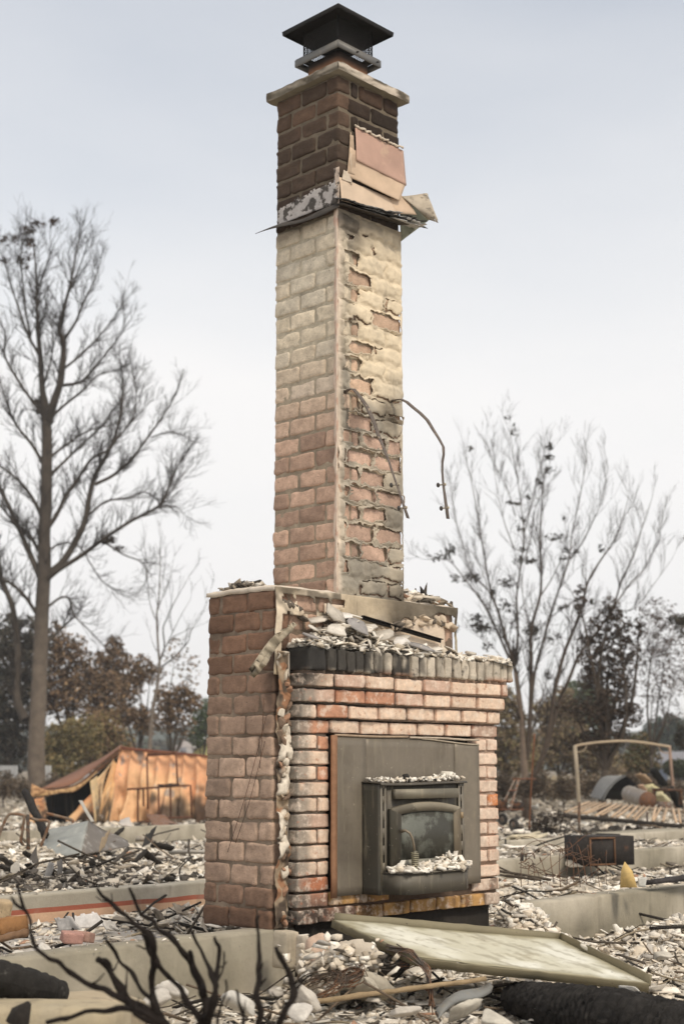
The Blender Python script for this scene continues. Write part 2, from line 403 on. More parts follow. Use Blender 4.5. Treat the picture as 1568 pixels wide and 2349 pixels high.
def rock(mb, c, s, col, off=0, rough=.3):
    d = BG / np.linalg.norm(BG, axis=1, keepdims=True); h = np.array(s) / 2
    nrm = rng.normal(0, 1, (15, 3)); nrm /= np.linalg.norm(nrm, axis=1, keepdims=True); dd = rng.uniform(.55, .95, 15)
    dot = np.maximum(d @ nrm.T, 1e-3); rad = np.minimum((dd / dot).min(1), 1.25)
    rad = rad * (1 + (fbm(d * 3 + off + c[0], 1.5) - .5) * .16)
    p = d * rad[:, None] * h * 1.15
    mb.add(p @ rotm(*rng.uniform(-.7, .7, 3)).T + np.array(c), BF, np.array(col) * (.85 + .3 * fbm(d, 4., off + c[1])[:, None]))
bm_ = MB(); core = MB()
hc = (ZT - ZB) / 29
for k in range(29):
    z0 = ZB + k * hc; z1 = z0 + hc - .011; zc = (z0 + z1) / 2
    # left face: u=0 plane, bricks run along v
    seg = [(0, .165), (.165, .355), (.355, SH)] if k % 2 else [(0, .085), (.085, .28), (.28, SH)]
    for a, b in seg:
        dz = .0
        j = rng.uniform(-.003, .004); r = rng.random()
        c = shaft_col(zc, 'l', r)
        if zc < ZF and b > .4 and b - a < .12 and rng.random() < .5: c = c * .45 + np.array([.03, .015, .01])
        if zc < ZF and zc > 2.6 and rng.random() < .3: c = c * .8 + np.array([.5, .48, .42]) * .25
        g = .0085
        brick(bm_, -j, .09, a + (g if a else .0), b - (0 if b == SH else .0), z0, z1, c, r=.013, rough=.0045, colfn=left_fn)
    seg = [(0.0, .06), (.06, .25), (.25, SH - .0)] if k % 2 else [(0.0, .15), (.15, .345), (.345, SH)]
    for a, b in seg:
        r = rng.random(); c = shaft_col(zc, 'r', r)
        if zc < ZF and zc > 2.55: c = np.array([.54, .38, .27]) * (.85 + .3 * r)
        if zc < ZF and zc < 2.55: c = np.array([.55, .38, .29]) * (.75 + .4 * r)
        rec = .0015 if zc < ZF else 0.0
        if a < .005: a = .092
        if b > a + .02:
            if zc > ZF: c = c * .40
            brick(bm_, a + .008, b - .0, rec + rng.uniform(-.002, .002), .09, z0, z1, c, r=.014, rough=.0045, colfn=right_fn)
    # unseen back faces
    for (a, b) in ((0.0, .16), (.16, .33), (.33, SH)):
        cc = shaft_col(zc, 'l', rng.random())
        brick(bm_, SH - .09, SH, .094 + a * .8, .085 + b * .8, z0, z1, cc, r=.012)
        brick(bm_, a * .8 + .094, b * .8 + .084, SH - .085, SH, z0, z1, cc, r=.012)
def corebox(mb, u0, u1, v0, v1, z0, z1, colf, step=.03):
    """noisy mortar block: four sides + top"""
    for ax, fixed, a0, a1, rev in (('v', u0, v0, v1, 1), ('u', v0, u0, u1, 0), ('v', u1, v0, v1, 0), ('u', v1, u0, u1, 1)):
        aa = np.linspace(a0, a1, max(3, int((a1 - a0) / step))); zz = np.linspace(z0, z1, max(3, int((z1 - z0) / step)))
        A, Z = np.meshgrid(aa, zz, indexing='ij')
        U, V = (np.full_like(A, fixed), A) if ax == 'v' else (A, np.full_like(A, fixed))
        q = np.stack([U, V, Z], -1); d = (fbm(q, 22., 6) - .5) * .008
        sg = -1 if (fixed in (u0,) and ax == 'v') or (fixed == v0 and ax == 'u') else 1
        if ax == 'v': U = U + sg * d
        else: V = V + sg * d
        mb.grid(Wa(U, V, Z), colf(q))
    mb.ubox(u0 + .004, u1 - .004, v0 + .004, v1 - .004, z0, z1 - .002, colf(np.array([[.2, .2, z1]]))[0])
def mcol(q):
    z = q[..., 2]; n = fbm(q, 5., 3)
    c = lerp((.32, .26, .19), (.47, .41, .31), sst(2.4, 3.1, z))
    c = lerp(c, (.15, .12, .085), sst(ZF - .1, ZF + .02, z))
    c = c * (.8 + .4 * n[..., None])
    return lerp(c, (.05, .04, .03), sst(.62, .8, n) * .5)
corebox(core, .006, SH - .006, .007, SH - .006, ZB, ZT, mcol)
part('shaft_brickwork', bm_, m_brick, chim)

# base block, left face of big rough blocks
bb = MB(); nb = 16; U0, U1, VD = -.430, .887, .479
hb = (ZB - .04) / nb
def base_fn(p, col):
    n = fbm(p, 6., 2); z = p[:, 2]
    c = col * (.8 + .4 * n[:, None])
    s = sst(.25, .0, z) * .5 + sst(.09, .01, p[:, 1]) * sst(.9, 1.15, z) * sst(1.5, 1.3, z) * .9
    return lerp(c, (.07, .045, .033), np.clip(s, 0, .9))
for k in range(nb):
    z0 = .04 + k * hb; z1 = z0 + hb - .009; zc = (z0 + z1) / 2
    seg = [(0, .09), (.09, .285), (.285, VD)] if k % 2 == 0 else [(0, .185), (.185, .38), (.38, VD)]
    for a, b in seg:
        r = rng.random(); t = sst(1.35, .75, zc) * sst(.1, .35, zc)
        c = lerp((.20, .115, .075), (.44, .315, .235), np.array(t))
        if b > .45: c = c * .72
        c = c * (.85 + .3 * r)
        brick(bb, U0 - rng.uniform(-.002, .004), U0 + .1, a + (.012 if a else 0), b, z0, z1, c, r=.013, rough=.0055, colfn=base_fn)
    seg = np.arange(U0 + .1, U1, .2) if k % 2 else np.arange(U0 + .1 - .09, U1, .2)
    for a in seg:
        a0 = max(a, U0 + .104); a1 = min(a + .19, U1)
        if a1 - a0 < .03: continue
        if zc > 1.25 or a1 > 1.0:
            brick(bb, a0, a1, .006, .09, z0, z1, np.array([.40, .27, .2]) * (.8 + .4 * rng.random()), r=.014)
        brick(bb, a0, a1, VD - .08, VD, z0, z1, np.array([.2, .115, .08]) * (.8 + .4 * rng.random()), r=.014)
    brick(bb, U1 - .09, U1, .094, VD - .084, z0, z1, np.array([.22, .13, .09]), r=.014)
part('base_brickwork', bb, m_brick, chim)
def mcol2(q):
    n = fbm(q, 5., 3); return lerp((.17, .125, .09), (.27, .21, .155), sst(.4, .6, n)) * (.8 + .35 * n[..., None])
corebox(core, U0 + .007, U1 - .008, .008, VD - .007, .04, ZB, mcol2)
part('mortar_core', core, m_mortar, chim)

# stucco on the front of the shaft, split and peeling
def plaster(mb, u0, u1, z0, z1, step, vface, expo, colfn, cracks=True):
    nu = int((u1 - u0) / step) + 1; nz_ = int((z1 - z0) / step) + 1
    U, Z = np.meshgrid(np.linspace(u0, u1, nu), np.linspace(z0, z1, nz_), indexing='ij')
    q = np.stack([U, 0 * U, Z], -1)
    wu = U + (fbm(q, 30., 1) - .5) * .05 + (fbm(q, 7., 71) - .5) * .05; wz = Z + (fbm(q, 26., 55) - .5) * .04 + (fbm(q, 6., 75) - .5) * .03
    E, bulge = expo(wu, wz, U, Z, q)          # E>0: brick laid bare
    edge = np.clip(1 - np.abs(E) / .012, 0, 1)
    V = vface - bulge * .012 - (fbm(q, 12., 6) - .5) * .010 - (fbm(q, 50., 6) - .5) * .004
    curl = np.clip(1 + E / .02, 0, 1) * (E < .004)
    V = V - curl * .012 * (noise(q, 14., 3) ** 1.5) * 2
    keep = E < 0
    mk = keep[:-1, :-1] & keep[1:, :-1] & keep[1:, 1:] & keep[:-1, 1:]
    Vb = np.minimum(V, vface + .002)
    mb.grid(Wa(U, Vb, Z), colfn(U, Z, q, E), mk, thick=-.0045)
hcs = hc
def expo_shaft(wu, wz, U, Z, q):
    k = np.floor((wz - ZB) / hcs); fz = (wz - ZB) / hcs - k
    odd = (k.astype(int) % 2) == 1
    b0 = np.where(odd, np.where(wu < .06, 0, np.where(wu < .25, .06, .25)), np.where(wu < .15, 0, np.where(wu < .345, .15, .345)))
    b1 = np.where(odd, np.where(wu < .06, .06, np.where(wu < .25, .25, SH)), np.where(wu < .15, .15, np.where(wu < .345, .345, SH)))
    h = _h(k.astype(np.int64) * 7 + 3, (b0 * 1000).astype(np.int64), np.zeros_like(k, dtype=np.int64) + 5)
    du = np.minimum(wu - b0, b1 - wu); dz = np.minimum(fz, 1 - fz) * hcs
    dd = np.minimum(du, dz)
    low = sst(2.75, 2.35, Z)
    prob = np.clip(.06 + .60 * low + .42 * ((b0 < .14) & (b1 > .1) & (Z > 2.4)), 0, .95) * (Z > ZB + .12) * (Z < ZF - .02)
    open_ = h < prob
    marg = .010 + (h * 7 % 1) * .010
    e = np.where(open_, dd - marg, -.03)
    # side margin stays covered
    e = np.minimum(e, np.minimum(U - .030, SH - .012 - U))
    # thin cracks around unopened bricks
    crack = (~open_) & (np.abs(dd - .012) < .0021) & (h * 13 % 1 < .5) & (U > .10) & (noise(q, 5., 21) > .5)
    e = np.where(crack, .004, e)
    # torn holes
    hole = .014 - np.hypot((U - .075) * 1.0, (((Z - 2.0) % .23) - .11) * .8) + (noise(q, 40., 3) - .5) * .03
    e = np.where((Z > 2.2) & (Z < 3.5), np.maximum(e, hole), e)
    bulge = sst(.0, .03, dd)
    return e, bulge
def col_shaft(U, Z, q, E):
    n = fbm(q, 8., 2)
    c = lerp((.46, .40, .31), (.68, .57, .41), sst(2.35, 3.0, Z))
    grey = sst(.45, .62, fbm(q, 4., 77)) * (.75 * sst(2.9, 2.5, Z) + .12) + sst(.16, .05, U) * .6 * (Z > 2.0)
    c = lerp(c, (.30, .27, .22), np.clip(grey, 0, .9))
    c = lerp(c, (.66, .55, .44), sst(.03, .0, U) * .8)
    edge = np.clip(1 - np.abs(E) / .010, 0, 1)
    c = lerp(c, (.62, .52, .42), edge * .35)
    c = c * (.88 + .24 * n[..., None])
    return lerp(c, (.045, .036, .028), right_soot(U, Z, q))
pl = MB()
plaster(pl, -.004, SH + .004, ZB - .01, ZF, .0040, .0, expo_shaft, col_shaft)
# narrow return on the left face along the corner
zz = np.arange(ZB, ZF, .012); vv = np.linspace(0, 1, 6)
Zg, Vg = np.meshgrid(zz, vv, indexing='ij'); q = np.stack([0 * Zg, Vg, Zg], -1)
wdt = .022 + .022 * (fbm(q, 14., 5) - .5) * 2
Ug = -.005 - .002 * fbm(q, 30., 1) + .008 * Vg ** 3
cc = lerp((.56, .45, .35), (.68, .56, .46), fbm(q, 9., 3)); cc = lerp(cc, (.50, .30, .22), sst(.62, .75, noise(q, 25., 5)) * .7)
pl.grid(Wa(Ug, Vg * wdt - .006, Zg), cc, thick=-.008)

# stucco on the front of the base block
def expo_base(wu, wz, U, Z, q):
    dd = fbm(q, 8., 91) - .5
    line = ZB - .115 - .05 * np.sin(U * 5 + 1) - .05 * (fbm(q, 9., 15) - .5) * 2
    e = np.where(Z < line, .02 + 0 * Z, -.03)
    left = (U < .02) & (U > -.40)
    e = np.where(left & (Z > ZB - .125) & (Z < ZB - .03), (fbm(q, 16., 8) - .50) * .12, e)
    e = np.where((U < -.39) | (U > .875), -.03, e)
    return e, fbm(q, 10., 4) * 2.2
def col_base(U, Z, q, E):
    n = fbm(q, 8., 2)
    c = lerp((.50, .41, .29), (.66, .56, .43), sst(.35, .65, fbm(q, 6., 5))) * (.85 + .3 * n[..., None])
    c = lerp(c, (.30, .26, .17), sst(.55, .7, fbm(q, 7., 66)) * .7 * (U > .5))
    s = right_soot(U, Z, q) * (Z > ZB - .15) + sst(.5, .66, fbm(q, 9., 31)) * (U < 0) * .8
    return lerp(c, (.06, .05, .038), np.clip(s, 0, .92))
plaster(pl, U0 - .004, U1 + .004, 1.20, ZB + .004, .0075, .0, expo_base, col_base)
for _ in range(46):
    uu = rng.uniform(-.38, .86); zz_ = ZB - .115 - .05 * math.sin(uu * 5 + 1) + rng.uniform(-.03, .012)
    if -.02 < uu < .1: zz_ += rng.uniform(-.05, .08)
    g_ = rng.uniform(.75, 1.1); rock(pl, W(uu, -.008, zz_), (rng.uniform(.03, .10), .03, rng.uniform(.018, .045)), np.array([.55, .45, .34]) * g_ if rng.random() < .75 else (.12, .10, .08))
part('stucco_coat', pl, m_plast, chim)
# smooth render board behind the lower front
bd = MB(); UU, ZZ = np.meshgrid(np.linspace(-.1, .80, 60), np.linspace(1.22, ZB - .05, 24), indexing='ij')
q = np.stack([UU, 0 * UU, ZZ], -1)
cb = lerp((.66, .54, .42), (.62, .36, .20), (np.exp(-((UU - .50) / .008) ** 2) + .7 * np.exp(-((UU - .53) / .006) ** 2)) * .6 * (fbm(q, 12, 3) > .35))
bd.grid(Wa(UU, .000 - .004 * fbm(q, 9, 2), ZZ), cb * (.85 + .25 * fbm(q, 5., 4)[..., None]), thick=-.006)
part('wall_board', bd, m_plast, chim)

# mortar shoulder on top of the base + cap lumps
sh = MB()
for (a0, a1, b0, b1) in ((U0 - .008, .0, -.008, VD + .005), (SH, U1 + .006, -.006, VD + .005)):
    UU, VV = np.meshgrid(np.linspace(a0, a1, 40), np.linspace(b0, b1, 36), indexing='ij'); q = np.stack([UU, VV, 0 * UU], -1)
    ed = np.minimum(np.minimum(UU - a0, a1 - UU + .3), np.minimum(VV - b0, b1 - VV))
    sh.grid(Wa(UU, VV, ZB - .004 + .022 * fbm(q, 12., 3) + .012 * sst(0, .03, ed)), lerp((.50, .42, .33), (.66, .60, .52), fbm(q, 8, 5)), thick=.02)
part('mortar_shoulder', sh, m_plast, chim)

# crown
cr = MB(); o_ = .040
n = 34
ab = np.linspace(-o_, SH + o_, n)
A, B = np.meshgrid(ab, ab, indexing='ij'); q = np.stack([A, B, 0 * A], -1)
dist = np.minimum(np.minimum(A + o_, SH + o_ - A), np.minimum(B + o_, SH + o_ - B))
top = ZT + .042 + sst(0, .14, dist) * .055 + (fbm(q, 25., 3) - .5) * .012
jx = (fbm(q, 14., 8) - .5) * .014 * (dist < .005)
crc = lerp((.11, .095, .075), (.36, .31, .25), sst(.35, .65, fbm(q, 10., 4)))
cr.grid(Wa(A + jx, B + jx, top), crc)
cr.grid(Wa(A + jx, B + jx, ZT - .004 + (fbm(q, 25., 13) - .5) * .006 + 0 * A)[:, ::-1], (.20, .17, .12))
for f in range(4):
    t = ab; z = np.linspace(0, 1, 5); T, Zk = np.meshgrid(t, z, indexing='ij')
    if f == 0: A2, B2, ia = T, np.full_like(T, -o_), (slice(None), 0)
    if f == 1: A2, B2, ia = T, np.full_like(T, SH + o_), (slice(None), -1)
    if f == 2: A2, B2, ia = np.full_like(T, -o_), T, (0, slice(None))
    if f == 3: A2, B2, ia = np.full_like(T, SH + o_), T, (-1, slice(None))
    q2 = np.stack([A2, B2, Zk], -1)
    tp = top[ia][:, None]; bt = (ZT - .004 + (fbm(np.stack([A, B, 0 * A], -1), 25., 13) - .5) * .006)[ia][:, None]
    j2 = jx[ia][:, None]
    zz2 = bt + (tp - bt) * Zk
    out2 = np.sin(Zk * math.pi) * .006 * (fbm(q2, 30., 5))
    a3 = A2 + j2 + (-out2 if f == 2 else out2 if f == 3 else 0); b3 = B2 + j2 + (-out2 if f == 0 else out2 if f == 1 else 0)
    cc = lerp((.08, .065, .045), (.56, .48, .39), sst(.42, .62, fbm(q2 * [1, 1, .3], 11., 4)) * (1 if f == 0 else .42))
    cr.grid(Wa(a3, b3, zz2), cc)
part('concrete_crown', cr, m_conc, chim, smooth=False)

# clay flue
fl = MB(); cc0 = SH / 2; hf = .125
ang = []
for i in range(4):
    cx, cy = ((1, 1), (-1, 1), (-1, -1), (1, -1))[i]
    for a in np.linspace(0, 90, 5):
        th = R(a + i * 90); ang.append((cc0 + cx * (hf - .03) + .03 * math.cos(th), cc0 + cy * (hf - .03) + .03 * math.sin(th)))
ang = np.array(ang); rows = []
zs = np.linspace(ZT + .04, 4.60, 8)
for z in zs: rows.append(Wa(ang[:, 0], ang[:, 1], z))
for z in (4.60, 4.40): rows.append(Wa(cc0 + (ang[:, 0] - cc0) * .85, cc0 + (ang[:, 1] - cc0) * .85, z))
rows = np.array(rows); rows = np.concatenate([rows, rows[:, :1]], 1)
zc_ = np.array(list(zs) + [4.6, 4.4])
fc = lerp((.50, .24, .12), (.035, .025, .02), sst(4.50, 4.575, zc_)); fc = np.repeat(fc[:, None], rows.shape[1], 1)
fl.grid(rows.transpose(1, 0, 2), fc.transpose(1, 0, 2))
part('clay_flue', fl, M('terracotta', .9, var=.2, vs=15, bump=.3), chim, smooth=True)

# cap: band, mesh, lid
capd = (.016, .015, .014)
bandm = MB(); hB = .169
for a0, a1, b0, b1 in ((-hB, hB, -hB, -hB + .006), (-hB, hB, hB - .006, hB), (-hB, -hB + .006, -hB + .006, hB - .006), (hB - .006, hB, -hB + .006, hB - .006)):
    bandm.ubox(cc0 + a0, cc0 + a1, cc0 + b0, cc0 + b1, 4.590, 4.630, (.16, .155, .145))
for a0, a1, b0, b1 in ((-hB, hB, -hB, -.11), (-hB, hB, .11, hB), (-hB, -.112, -.11, .11), (.112, hB, -.11, .11)):
    bandm.ubox(cc0 + a0 * .97, cc0 + a1 * .97, cc0 + b0 * .97, cc0 + b1 * .97, 4.632, 4.636, (.05, .045, .04))
for uu in (.10, .26):
    bandm.ubox(cc0 + uu - .13, cc0 + uu - .12, cc0 - hB - .014, cc0 - hB - .002, 4.606, 4.612, (.05, .05, .05))
band = part('chimney_cap', bandm, m_steel, chim, 'black steel chimney cap with hipped lid over a mesh screen')
mm = MB(); hm = .135
for f in range(4):
    zlo, zhi = 4.636, 4.785; st = .0125; sl_ = .55
    for s in (-1, 1):
        for a in np.arange(-hm - .1, hm + .1, st):
            p0 = a; p1 = a + s * (zhi - zlo) * sl_
            c0, c1 = np.clip([p0, p1], -hm, hm)
            if abs(c0 - c1) < 1e-4: continue
            z0_ = zlo + (zhi - zlo) * (c0 - p0) / (p1 - p0); z1_ = zlo + (zhi - zlo) * (c1 - p0) / (p1 - p0)
            def pt(t, z): return {0: W(cc0 + t, cc0 - hm, z), 1: W(cc0 + t, cc0 + hm, z), 2: W(cc0 - hm, cc0 + t, z), 3: W(cc0 + hm, cc0 + t, z)}[f]
            mm.tube([pt(c0, z0_), pt(c1, z1_)], .0017, 3, (.03, .028, .026), cap=False)
part('mesh_screen', mm, m_dark, band)
ld = MB(); hL = .217
zr = 4.785
ring = lambda h, z: [W(cc0 - h, cc0 - h, z), W(cc0 + h, cc0 - h, z), W(cc0 + h, cc0 + h, z), W(cc0 - h, cc0 + h, z)]
vs = ring(hL, zr - .008) + ring(hL + .003, zr + .016) + [W(cc0, cc0, zr + .085)] + ring(hL - .004, zr - .008) + ring(hL - .004, zr + .008) + [W(cc0, cc0, zr + .078)]
fs = []
for i in range(4):
    j = (i + 1) % 4
    fs += [[i, j, 4 + j, 4 + i], [4 + i, 4 + j, 8], [9 + i, i, j, 9 + j][::-1], [13 + i, 9 + i, 9 + j, 13 + j][::-1], [13 + j, 13 + i, 17]]
ld.add(vs, fs, capd)
part('cap_lid', ld, m_dark, band)
for sx, sy in ((-1, -1), (1, -1), (1, 1), (-1, 1)):
    lg = MB(); lg.ubox(cc0 + sx * .133 - .003, cc0 + sx * .133 + .003, cc0 + sy * .133 - .003, cc0 + sy * .133 + .003, 4.636, 4.80, capd); part('cap_post', lg, m_dark, band)

# flashing
def sheet(mb, corners, nu, nv, amp, sc_, col, thick=.0025, jag=0.0, off=0.0, mfn=None):
    c = np.array(corners, float)
    a = np.linspace(0, 1, nu)[:, None, None]; b = np.linspace(0, 1, nv)[None, :, None]
    p = (1 - a) * (1 - b) * c[0] + a * (1 - b) * c[1] + a * b * c[2] + (1 - a) * b * c[3]
    nn = np.cross(c[1] - c[0], c[3] - c[0]); nn /= np.linalg.norm(nn)
    d = (fbm(p, sc_, off) - .5) * 2 * amp
    p = p + nn * d[..., None]
    if jag:
        A = np.broadcast_to(a[..., 0], (nu, nv)); Bq = np.broadcast_to(b[..., 0], (nu, nv)); lim = .02 + jag * np.abs(noise(p, sc_ * 4, 2) + noise(p, sc_ * 12, 9) - .6)
        mk = (Bq < 1 - lim * 1.0) & (A > lim * .25) & (A < 1 - lim * .25)
        mk = mk[1:, 1:] & mk[:-1, :-1]
    else: mk = None
    cc = np.asarray(col)
    if cc.ndim == 1: cc = cc * (.85 + .3 * fbm(p, sc_ * 2, 5)[..., None])
    mb.grid(p, cc, mk, thick=thick)
    return p
cop = MB()
pk = (.43, .275, .21); tn = (.52, .385, .27)
sheet(cop, [W(.118, -.020, 3.925), W(.502, -.026, 3.90), W(.498, -.010, 4.105), W(.118, -.010, 4.115)], 24, 14, .006, 5, pk)
sheet(cop, [W(.502, -.024, 3.90), W(.515, .12, 3.86), W(.512, .12, 4.09), W(.498, -.010, 4.105)], 8, 8, .003, 5, pk)
sheet(cop, [W(.055, -.016, 3.82), W(.43, -.040, 3.785), W(.50, -.020, 3.905), W(.075, -.010, 3.99)], 24, 14, .008, 7, tn)
sheet(cop, [W(.0, -.022, 3.665), W(.42, -.035, 3.70), W(.40, -.014, 3.80), W(.0, -.006, 3.80)], 24, 10, .006, 8, (.58, .45, .33), off=5)
sheet(cop, [W(.36, -.025, 3.70), W(.56, -.045, 3.74), W(.52, -.012, 3.84), W(.40, -.010, 3.84)], 10, 8, .006, 8, tn, off=3)
part('pink_flashing_sheet', cop, m_copper, chim)
lf = MB()
sheet(lf, [W(-.014, .462, 3.655), W(-.016, -.02, 3.655), W(-.010, -.016, 3.815), W(-.008, .455, 3.765)], 40, 14, .004, 14, (.38, .35, .33), jag=.22)
sheet(lf, [W(-.012, -.004, 3.63), W(-.012, -.018, 3.63), W(-.012, -.018, 3.85), W(-.012, .02, 3.85)], 6, 14, .004, 14, (.5, .4, .32))
part('side_flashing', lf, m_peel, chim)
edge_ = MB()
for k, (a, b, zt, zb, c) in enumerate(((.05, .13, 4.12, 3.84, (.42, .31, .22)), (.075, .09, 4.0, 3.78, (.5, .4, .3)), (.0, .10, 3.86, 3.79, (.5, .42, .33)))):
    sheet(edge_, [W(a, -.012, zb), W(b, -.016, zb), W(b - .03, -.012, zt), W(a + .03, -.010, zt)], 8, 20, .004, 30, c, off=k * 3, jag=.25)
pts = [W(t, -.014, 4.125 - .02 * t) + rng.normal(0, .004, 3) for t in np.linspace(.11, .5, 30)]
edge_.tube(pts, .005 + .003 * rng.random(30), 5, (.58, .5, .4))
part('caulk_remnant', edge_, m_plast, chim)
# dark skirt sloping outward on the left, saddle on the right
sk = MB()
gsk = []
for t in np.linspace(0, 1, 22):
    v_in = -.03 + t * .53; wout = .03 + .075 * t
    z_in = 3.655 + .01 * math.sin(t * 9); z_out = 3.618 - .03 * t - .015 * math.sin(t * 5)
    gsk.append([W(-.004, v_in, z_in), W(-.004 - wout * .5, v_in, (z_in + z_out) / 2 + .003), W(-.004 - wout, v_in + .02 * t, z_out)])
sk.grid(np.array(gsk), (.06, .052, .045), thick=.003)
sheet(sk, [W(-.03, -.07, 3.628), W(.46, -.085, 3.65), W(.47, .0, 3.67), W(-.03, .0, 3.65)], 30, 5, .005, 12, (.07, .06, .05))
part('skirt_flashing', sk, m_dark, chim)
sad = MB()
A_ = P(915, 452, 7.33); B_ = P(981, 444, 7.45); C_ = P(1013, 519, 7.28); D_ = P(985, 503, 7.40); E_ = P(918, 553, 7.42); F_ = P(918, 470, 7.60)
sheet(sad, [A_, B_, C_, D_], 16, 12, .010, 6, (.42, .36, .28), thick=.004, jag=.12)
sheet(sad, [P(916, 470, 7.36), P(983, 470, 7.55), D_, E_], 16, 12, .006, 5, (.33, .34, .26), thick=.004)
sheet(sad, [A_ + [0, 0, .004], P(915, 470, 7.36), P(983, 470, 7.55), B_], 10, 10, .006, 5, (.45, .40, .30), thick=.004)
part('saddle_flashing', sad, m_peel_r := M('mottled_sheet', .8, .1, var=.25, vs=14, bump=.3, bs=50, patch=((.07, .06, .045), 16, .58, .68, .8)), chim)
# roofing felt layers
rf = MB()
for k in range(16):
    a = -.02 + k * .030 + rng.uniform(-.02, .02); wdt_ = rng.uniform(.08, .2); pr = rng.uniform(.05, .12) + (.07 if k > 8 else 0)
    z = 3.645 + rng.uniform(-.004, .03) + .0008 * k
    g = rng.choice([.04, .10, .22, .36, .45]); col = np.array([g, g * .96, g * .9])
    sheet(rf, [W(a, -.005, z + .02), W(a + wdt_, -.005, z + .025), W(a + wdt_ + .02, -pr, z - .012 + rng.uniform(-.02, .012)), W(a - .01, -pr * .9, z - .014 + rng.uniform(-.02, .012))], 14, 12, .008, 22, col, thick=.004, jag=.5, off=k * 3.1)
part('roofing_felt_scrap', rf, M('burnt_felt', .9, var=.4, vs=50, bump=.6, bs=90), chim)

# straps with bolts
def crop2(x, y, Y): return P(548 + x / 2.861, 626 + y / 2.861, Y)
def depth_strap(px, u0):
    # distance out from the wall grows as the strap moves right of its root
    out = []
    x0 = px[0][0]
    for (x, y) in px:
        d = (x - x0) / 2.861 * 7.0 / 3267 / .7133
        base = W(u0, -d, 0); out.append(crop2(x, y, base[1]))
    return np.array(out)
for px, u0 in (([(690, 790), (718, 762), (752, 760), (800, 820), (835, 870), (862, 925), (890, 990), (912, 1060), (940, 1125), (965, 1190), (985, 1240), (1003, 1300), (1028, 1370), (1050, 1430), (1075, 1510), (1108, 1608)], .045),
               ([(985, 845), (1025, 832), (1060, 826), (1100, 845), (1140, 880), (1190, 920), (1235, 965), (1275, 1030), (1310, 1085), (1340, 1140), (1342, 1190), (1334, 1240), (1333, 1300), (1338, 1370), (1345, 1430), (1356, 1510), (1370, 1612)], .40)):
    p = depth_strap(px, u0)
    st_ = MB(); nd = np.array([AC, AS, 0]) 
    # flat bar: rectangular section
    t = np.gradient(p, axis=0); t /= np.linalg.norm(t, axis=1, keepdims=True)
    # width lies along the wall direction, thickness along the bend normal
    nn = np.cross(t, nd); nn /= np.linalg.norm(nn, axis=1, keepdims=True)
    v = []
    for i in range(len(p)):
        tw = R(20) * math.sin(i * .4); wd = .0105; th = .0022
        a = nd * math.cos(tw) + nn[i] * math.sin(tw); b = nn[i] * math.cos(tw) - nd * math.sin(tw)
        for sx, sy in ((-1, -1), (1, -1), (1, 1), (-1, 1)): v.append(p[i] + a * sx * wd + b * sy * th)
    n = len(p); fs = [[0, 3, 2, 1], [4 * n - 4, 4 * n - 3, 4 * n - 2, 4 * n - 1]]
    for i in range(n - 1):
        for k in range(4): fs.append([4 * i + k, 4 * i + (k + 1) % 4, 4 * i + 4 + (k + 1) % 4, 4 * i + 4 + k])
    st_.add(v, fs, (.15, .125, .11))
    strap = part('anchor_strap', st_, m_rust2 if 'm_rust2' in globals() else (m_rust2 := M('scaled_iron', .8, .35, var=.4, vs=60, bump=.5, bs=120, patch=((.34, .27, .2), 45, .58, .66, .8))), chim, 'bent iron strap sticking out of the left side of the stucco' if u0 < .1 else 'bent iron strap arching out past the right edge of the shaft')
    for i in (-4, -2):
        c = p[i] + (p[i + 1] - p[i]) * .3
        ax = -nn[i] if nn[i][0] > 0 else nn[i]
        ax = np.array([-.80, -.45, -.16]); ax /= np.linalg.norm(ax)
        bo = MB(); bo.tube([c - ax * .012, c + ax * .030], .0038, 8, (.30, .27, .22))
        bo.tube([c + ax * .030, c + ax * .033, c + ax * .036, c + ax * .039], [.012, .0125, .010, .004], 12, (.07, .065, .06))
        bo.tube([c - ax * .012, c - ax * .005], .0085, 6, (.36, .31, .23))
        part('bolt', bo, m_dark, strap)

# ---------------------------------------------------------------- fireplace front
fp = MB(); sol = MB(); HU0 = -.341; NC = 16; ZH0 = .064; hh = .0722
def hearth_color(row, i, jamb):
    r = rng.random()
    base = np.array([.67, .51, .385]) if r < .68 else (np.array([.52, .27, .17]) if r < .80 else np.array([.50, .35, .27]))
    return base * (.9 + .2 * rng.random())
def hfn(p, col):
    u, v, z = p[:, 0], p[:, 1], p[:, 2]; n = fbm(p, 16., 4)
    c = col * (.85 + .3 * n[:, None])
    c = lerp(c, (.24, .215, .18), sst(HU0 + .012, HU0 - .0, u) * 1.0)     # grey left return
    lf_ = sst(-.262, -.285, u) * .85
    c = lerp(c, (.27, .235, .195), lf_ * sst(.3, .5, n + .12))
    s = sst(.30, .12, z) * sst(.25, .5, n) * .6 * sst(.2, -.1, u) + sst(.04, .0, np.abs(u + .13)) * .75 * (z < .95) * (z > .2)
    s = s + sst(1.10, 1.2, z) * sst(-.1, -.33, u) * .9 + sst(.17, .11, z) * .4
    s = s + sst(1.15, 1.21, z) * sst(.30, .0, np.abs(u)) * .5 * sst(.5, .7, fbm(p, 6., 44))
    return lerp(c, (.045, .038, .032), np.clip(s, 0, .92))
def yfn(p, col):
    n = fbm(p * [1, 1, .35], 24., 4)
    c = col * (.7 + .5 * n[:, None])
    return lerp(c, (.07, .04, .025), sst(.48, .62, n) * .75)
rowp = {}
